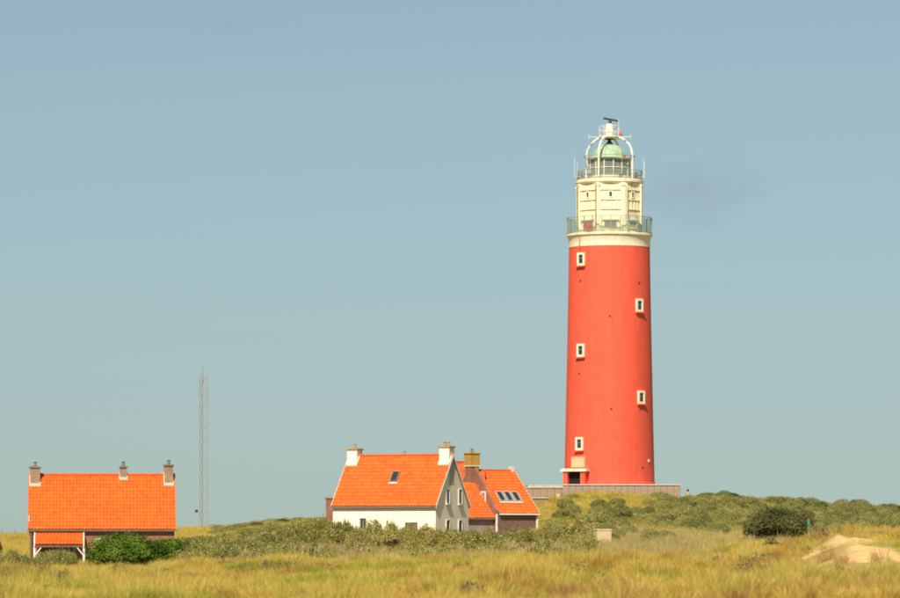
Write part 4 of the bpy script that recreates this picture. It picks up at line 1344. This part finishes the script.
for _ in range(26):
    px = random.uniform(455, 575); Y = random.uniform(292, 340); x = (px - 450) / F * Y
    if blocked(x, Y, .2): continue
    shrub('olive' if random.random() < .6 else 'rose', px, Y, random.uniform(1.4, 2.4), 1.2, 'loose shrub in the hollow before the dark brick house', 'shrubs before the dark brick house', top=random.uniform(526, 538))
# rose thicket between brick house and cream cottage
for _ in range(48):
    px = random.uniform(180, 300); Y = random.uniform(262, 335); x = (px - 450) / F * Y
    if blocked(x, Y, .4): continue
    w = random.uniform(1.5, 2.5)
    shrub('rose', px, Y, w, random.uniform(.8, 1.25), 'low rose bush with pale blossoms between mast and brick house', 'rose thicket by the brick house')
for px, Y, w in ((222, 252, 1.8), (140, 215, 1.6), (165, 205, 1.8), (120, 225, 1.4), (64, 168, .9), (335, 190, 1.2), (555, 222, 1.5), (690, 215, 1.3), (505, 262, 1.7), (478, 255, 1.3)):
    shrub('brown', px, Y, w, .7, 'low brown dry bush in the dune grass', 'brown dry bushes in the grass')
# rose bushes in front of the porch
for px in (-4, 6, 17, 27, 38, 49, 57, 66, 74, 12, 44, 62):
    shrub('rose', px + random.uniform(-2, 2), random.uniform(278, 290), 1.3, .9, 'low leafy rose bush in front of the tiled porch', 'rose bushes before the porch', top=random.uniform(549, 555))
# shrubs and hollow greenery right middle distance
for _ in range(30):
    px = random.uniform(590, 830); Y = random.uniform(300, 345)
    if 735 < px < 812 and Y < 318: continue
    shrub('dome', px, Y, random.uniform(1.8, 2.6), random.uniform(.8, 1.1), 'rounded grey-green shrub in the hollow at the foot of the lighthouse hill', 'grey-green shrubs in the hollow')
for px, Y in ((770, 235), (762, 240), (783, 238)):
    shrub('rose', px, Y, 1.2, .8, 'pale leafy bush in the grass before the dark round bush', 'pale bushes before the dark bush')


# two big bushes with crown and stems
def big_bush(name, label, px, Y, rx, ry, h, n, leaf, mat, seed, **kw):
    x = (px - 450) / F * Y
    t = thing(name, label, 'bush', (x, Y, hz(x, Y) - .1))
    me, sm = foliage_mesh('crown', mat, seed, rx, ry, h, n, leaf, with_stem=False, **kw)
    linked('crown', me, t); sm.build('stems', M['stem'], t)
    return t


def bush_h(px, Y, top): return ((HZ - top) / F * Y - hz((px - 450) / F * Y, Y)) + .1


big_bush('bush', 'big dense dark green bush in front of the low brick house', 131, 270, 2.75, 1.9, bush_h(131, 270, 530), 22000, .085, 'dark_leaf', 5, lobes=22)
big_bush('bush', 'dense dark green bush continuing beside brick house corner', 166, 274, 1.55, 1.4, bush_h(166, 274, 537), 9000, .085, 'dark_leaf', 6, lobes=10)
big_bush('bush', 'big dark olive round bush beside the marker post', 775, 300, 2.55, 2.0, bush_h(775, 300, 505.5), 22000, .075, 'thorn_leaf', 9, lobes=20, flat=.07)


# ------------------------------------------------------------------ grass (scattered)
def tuft_mesh(name, mat, seed, blades, h, spread, width, bend, seedhead=0):
    r = random.Random(seed)
    vs = []; fs = []; ti = []
    for _ in range(blades):
        a = r.uniform(0, 6.283); q = spread * math.sqrt(r.random())
        bx, by = q * math.cos(a), q * math.sin(a)
        lean = a + r.uniform(-.9, .9); hh = h * r.uniform(.55, 1.1); bd = bend * r.uniform(.3, 1.3) * hh
        wa = r.uniform(0, 6.283); wx_, wy_ = math.cos(wa) * width, math.sin(wa) * width
        o = len(vs)
        for f, wf_ in ((-.12, 1), (.45, .85), (.8, .55)):
            g2 = max(f, 0) ** 1.7
            x, y, z = bx + bd * g2 * math.cos(lean), by + bd * g2 * math.sin(lean), hh * f * (1 - .15 * g2)
            vs.append((x - wx_ * wf_, y - wy_ * wf_, z)); vs.append((x + wx_ * wf_, y + wy_ * wf_, z))
        vs.append((bx + bd * math.cos(lean), by + bd * math.sin(lean), hh * .9))
        fs += [(o, o + 1, o + 3, o + 2), (o + 2, o + 3, o + 5, o + 4), (o + 4, o + 5, o + 6)]
        t = r.random(); ti += [t] * 3
    me = bpy.data.meshes.new(name); me.from_pydata(vs, [], fs)
    at_ = me.attributes.new('tint', 'FLOAT', 'FACE'); at_.data.foreach_set('value', ti)
    me.materials.append(M[mat])
    return me


def tuft_set(name, mat, k, **kw):
    c = bpy.data.collections.new(name)
    for i in range(k):
        o = bpy.data.objects.new(f'{name}_tuft', tuft_mesh(f'{name}_tuft', mat, 100 + i * 3 + len(name), **kw)); c.objects.link(o)
    return c


def scatter(name, pts, scale, coll, nvar, label, cat):
    n = len(pts)
    me = bpy.data.meshes.new(name); me.from_pydata(pts.tolist(), [], [])
    a = me.attributes.new('scl', 'FLOAT_VECTOR', 'POINT'); a.data.foreach_set('vector', scale.astype(np.float32).ravel())
    rot = np.stack([rng.normal(0, .10, n), rng.normal(0, .10, n), rng.uniform(0, 6.283, n)], -1)
    a = me.attributes.new('rot', 'FLOAT_VECTOR', 'POINT'); a.data.foreach_set('vector', rot.astype(np.float32).ravel())
    a = me.attributes.new('var', 'INT', 'POINT'); a.data.foreach_set('value', rng.integers(0, nvar, n).astype(np.int32))
    ob = bpy.data.objects.new(name, me); COL.objects.link(ob)
    ng = bpy.data.node_groups.new(name, 'GeometryNodeTree')
    ng.interface.new_socket('Geometry', in_out='INPUT', socket_type='NodeSocketGeometry')
    ng.interface.new_socket('Geometry', in_out='OUTPUT', socket_type='NodeSocketGeometry')
    N, L = ng.nodes, ng.links
    gi, go = N.new('NodeGroupInput'), N.new('NodeGroupOutput')
    ci = N.new('GeometryNodeCollectionInfo'); ci.inputs['Collection'].default_value = coll
    ci.inputs['Separate Children'].default_value = True; ci.inputs['Reset Children'].default_value = True
    ip = N.new('GeometryNodeInstanceOnPoints'); ip.inputs['Pick Instance'].default_value = True

    def attr(nm, ty):
        q = N.new('GeometryNodeInputNamedAttribute'); q.data_type = ty; q.inputs['Name'].default_value = nm
        return [o_ for o_ in q.outputs if o_.enabled and o_.name == 'Attribute'][0]
    er = N.new('FunctionNodeEulerToRotation')
    L.new(attr('rot', 'FLOAT_VECTOR'), er.inputs[0])
    L.new(gi.outputs[0], ip.inputs['Points']); L.new(ci.outputs[0], ip.inputs['Instance'])
    L.new(attr('var', 'INT'), ip.inputs['Instance Index']); L.new(er.outputs[0], ip.inputs['Rotation'])
    L.new(attr('scl', 'FLOAT_VECTOR'), ip.inputs['Scale']); L.new(ip.outputs[0], go.inputs[0])
    md = ob.modifiers.new('scatter', 'NODES'); md.node_group = ng
    return tag(ob, label, cat, kind='stuff')


def field(n, y0, y1, px0, px1, power=1.0):
    """random points in the wedge seen between two distances, uniform per area"""
    u = rng.random(n)
    Y = np.sqrt(y0 ** 2 + u * (y1 ** 2 - y0 ** 2)) if power == 1 else y0 + (y1 - y0) * u ** power
    px = rng.uniform(px0, px1, n)
    return (px - 450) / F * Y, Y, px


def not_blocked(x, y, mrg=0.0):
    k = np.ones(len(x), bool)
    for a, b2, c, d in FOOT: k &= ~((np.abs(x - a) < c * .86 + mrg) & (np.abs(y - b2) < d * .8 + mrg))
    return k


def make_field(name, label, coll, nvar, n, y0, y1, px0, px1, s0, s1, keep, hmul=None, power=1.0):
    x, y, px = field(n, y0, y1, px0, px1, power)
    k = not_blocked(x, y) & (rng.random(len(x)) > np.clip(sand_mask(x, y) * 1.3, 0, .965)) & (rng.random(len(x)) < keep(x, y, px))
    x, y, px = x[k], y[k], px[k]
    z = height(x, y) - .03
    s = rng.uniform(s0, s1, len(x))
    sz = s * rng.uniform(.8, 1.2, len(x))
    if hmul is not None: sz *= hmul(x, y, px)
    return scatter(name, np.stack([x, y, z], -1), np.stack([s, s, sz], -1), coll, nvar, label, 'grass')


c_mar = tuft_set('marram', 'marram', 6, blades=80, h=.46, spread=.30, width=.0045, bend=.55)
c_grn = tuft_set('green', 'green_grass', 4, blades=80, h=.32, spread=.32, width=.005, bend=.6)
c_red = tuft_set('sedge', 'rust_grass', 4, blades=75, h=.44, spread=.26, width=.0045, bend=.4)
c_reed = tuft_set('reed', 'reed', 4, blades=30, h=.9, spread=.4, width=.010, bend=.25)


def clump(x, y): return fbm(x / 2.6, y / 5.0, 31, 4)


def greens(x, y, px):
    """where the short green turf takes over"""
    g = 2.2 * fbm(x / 5, y / 10, 41, 3)
    for cx, cy, rx, ry in ((235, 140, 80, 12), (890, 137, 60, 10), (640, 150, 90, 9), (700, 205, 60, 14), (560, 215, 60, 18), (30, 150, 60, 12), (430, 190, 60, 14)):
        g = g + .75 * np.exp(-((px - cx) / rx) ** 2 - ((y - cy) / ry) ** 2)
    return g


def browns(x, y, px):
    g = 2.6 * fbm(x / 3.0, y / 7, 51, 3) - .10
    for cx, cy, rx, ry in ((150, 185, 60, 22), (320, 165, 40, 14), (800, 168, 70, 16), (580, 175, 40, 10), (745, 150, 60, 8), (60, 165, 40, 10)):
        g = g + .55 * np.exp(-((px - cx) / rx) ** 2 - ((y - cy) / ry) ** 2)
    return g


def mound_low(x, y, px):
    """shorter, sparser grass in front of the open sand"""
    m = np.clip(1.2 - np.sqrt(((px - 850) / 66) ** 2 + ((y - 167) / 16) ** 2), 0, 1)
    return 1 - .72 * np.clip(m * 2, 0, 1)


make_field('marram_grass', 'golden marram grass covering the foreground dunes', c_mar, 6, 88000, 105, 262, -90, 990, .7, 1.3,
           lambda x, y, px: np.clip(.62 + 1.6 * clump(x, y) - .85 * np.clip(greens(x, y, px), 0, 1) - .6 * np.clip(browns(x, y, px), 0, 1), .05, 1) * mound_low(x, y, px) ** 1.4,
           lambda x, y, px: np.clip(1 + 1.6 * clump(x, y), .5, 1.45) * mound_low(x, y, px))
make_field('green_grass', 'short green grass between the marram tufts', c_grn, 4, 70000, 105, 262, -90, 990, .85, 1.45,
           lambda x, y, px: np.clip(.10 + greens(x, y, px), .02, 1) * mound_low(x, y, px))
make_field('rust_sedge', 'rusty brown sedge in patches on the dunes', c_red, 4, 44000, 105, 262, -90, 990, .8, 1.3,
           lambda x, y, px: np.clip(browns(x, y, px), .0, 1) * mound_low(x, y, px))
make_field('pale_stalks', 'pale dry stalks at the foot of the lighthouse hill', c_reed, 4, 7000, 235, 335, 430, 800, .6, 1.15,
           lambda x, y, px: np.clip(.9 * np.exp(-((px - 635) / 85) ** 2 - ((y - 290) / 34) ** 2) + .9 * fbm(x / 3, y / 7, 91, 3), 0, 1))
make_field('rust_reed', 'rusty stalks beside the marker post', c_red, 4, 2200, 225, 262, 790, 905, 1.2, 2.0, lambda x, y, px: np.clip(.6 + 2 * clump(x, y), 0, 1))
make_field('hill_grass', 'yellow-green grass on the far dunes', c_mar, 6, 30000, 255, 455, -90, 990, .9, 1.5,
           lambda x, y, px: np.clip(.8 + 1.2 * clump(x, y), .3, 1) * np.where((np.abs(px - 688) < 9) & (y > 386), .1, 1))
make_field('hill_green_grass', 'green grass under the terrace wall', c_grn, 4, 22000, 262, 455, -90, 990, 1.0, 1.6, lambda x, y, px: np.clip(.6 - clump(x, y), .2, 1))
# small brown heathy clumps among the foreground grass
c_hth = bpy.data.collections.new('heath')
for k in range(4):
    o = bpy.data.objects.new('heath_clump', foliage_mesh('heath_clump', 'brown_scrub' if k % 2 else 'olive', 241 + k, .4, .4, .34, 260, .035, lobes=4, spiky=.3)); c_hth.objects.link(o)
make_field('heath_scrub', 'small brown and olive clumps among the foreground grass', c_hth, 4, 9000, 115, 262, -90, 990, .7, 1.5,
           lambda x, y, px: np.clip(browns(x, y, px) * 1.2 - .1 + .8 * fbm(x / 1.5, y / 3, 95, 3), 0, 1) * mound_low(x, y, px))
# low scrub between the single shrubs of the hill
c_scr = bpy.data.collections.new('scrub')
for k in range(4):
    o = bpy.data.objects.new('scrub_clump', foliage_mesh('scrub_clump', 'buckthorn', 201 + k, .6, .6, .5, 900, .038, lobes=3, core=.75)); c_scr.objects.link(o)
make_field('hill_scrub', 'low grey-green scrub covering the lighthouse hill', c_scr, 4, 7000, 335, 456, 545, 960, .7, 1.5,
           lambda x, y, px: np.clip(.75 + 1.5 * fbm(x / 4, y / 7, 61, 3), .1, 1) * np.where((px < 655) & (y > 368), .05, 1) * np.where((px < 600), .3, 1) * .6 * np.where((np.abs(px - 688) < 12) & (y > 386), 0, 1))
make_field('rise_scrub', 'low grey-green scrub on the rise by the mast', c_scr, 4, 900, 345, 450, 205, 345, .7, 1.4, lambda x, y, px: np.clip((px - 195) / 60, .1, .9))
c_ols = bpy.data.collections.new('olive_scrub')
for k in range(4):
    o = bpy.data.objects.new('olive_clump', foliage_mesh('olive_clump', 'olive', 221 + k, .6, .6, .6, 380, .065, lobes=5, spiky=.2)); c_ols.objects.link(o)
make_field('olive_scrub', 'low olive scrub in the hollow before the houses', c_ols, 4, 2400, 262, 345, 175, 600, .7, 1.4, lambda x, y, px: np.clip(.6 + 1.6 * fbm(x / 3, y / 6, 71, 3), .05, 1))

make_field('belt_stalks', 'pale dry stalks growing through the shrub belt before the houses', c_reed, 4, 5200, 248, 312, 180, 580, .7, 1.3,
           lambda x, y, px: np.clip(.28 + 1.8 * fbm(x / 2.5, y / 5, 97, 3), 0, 1))
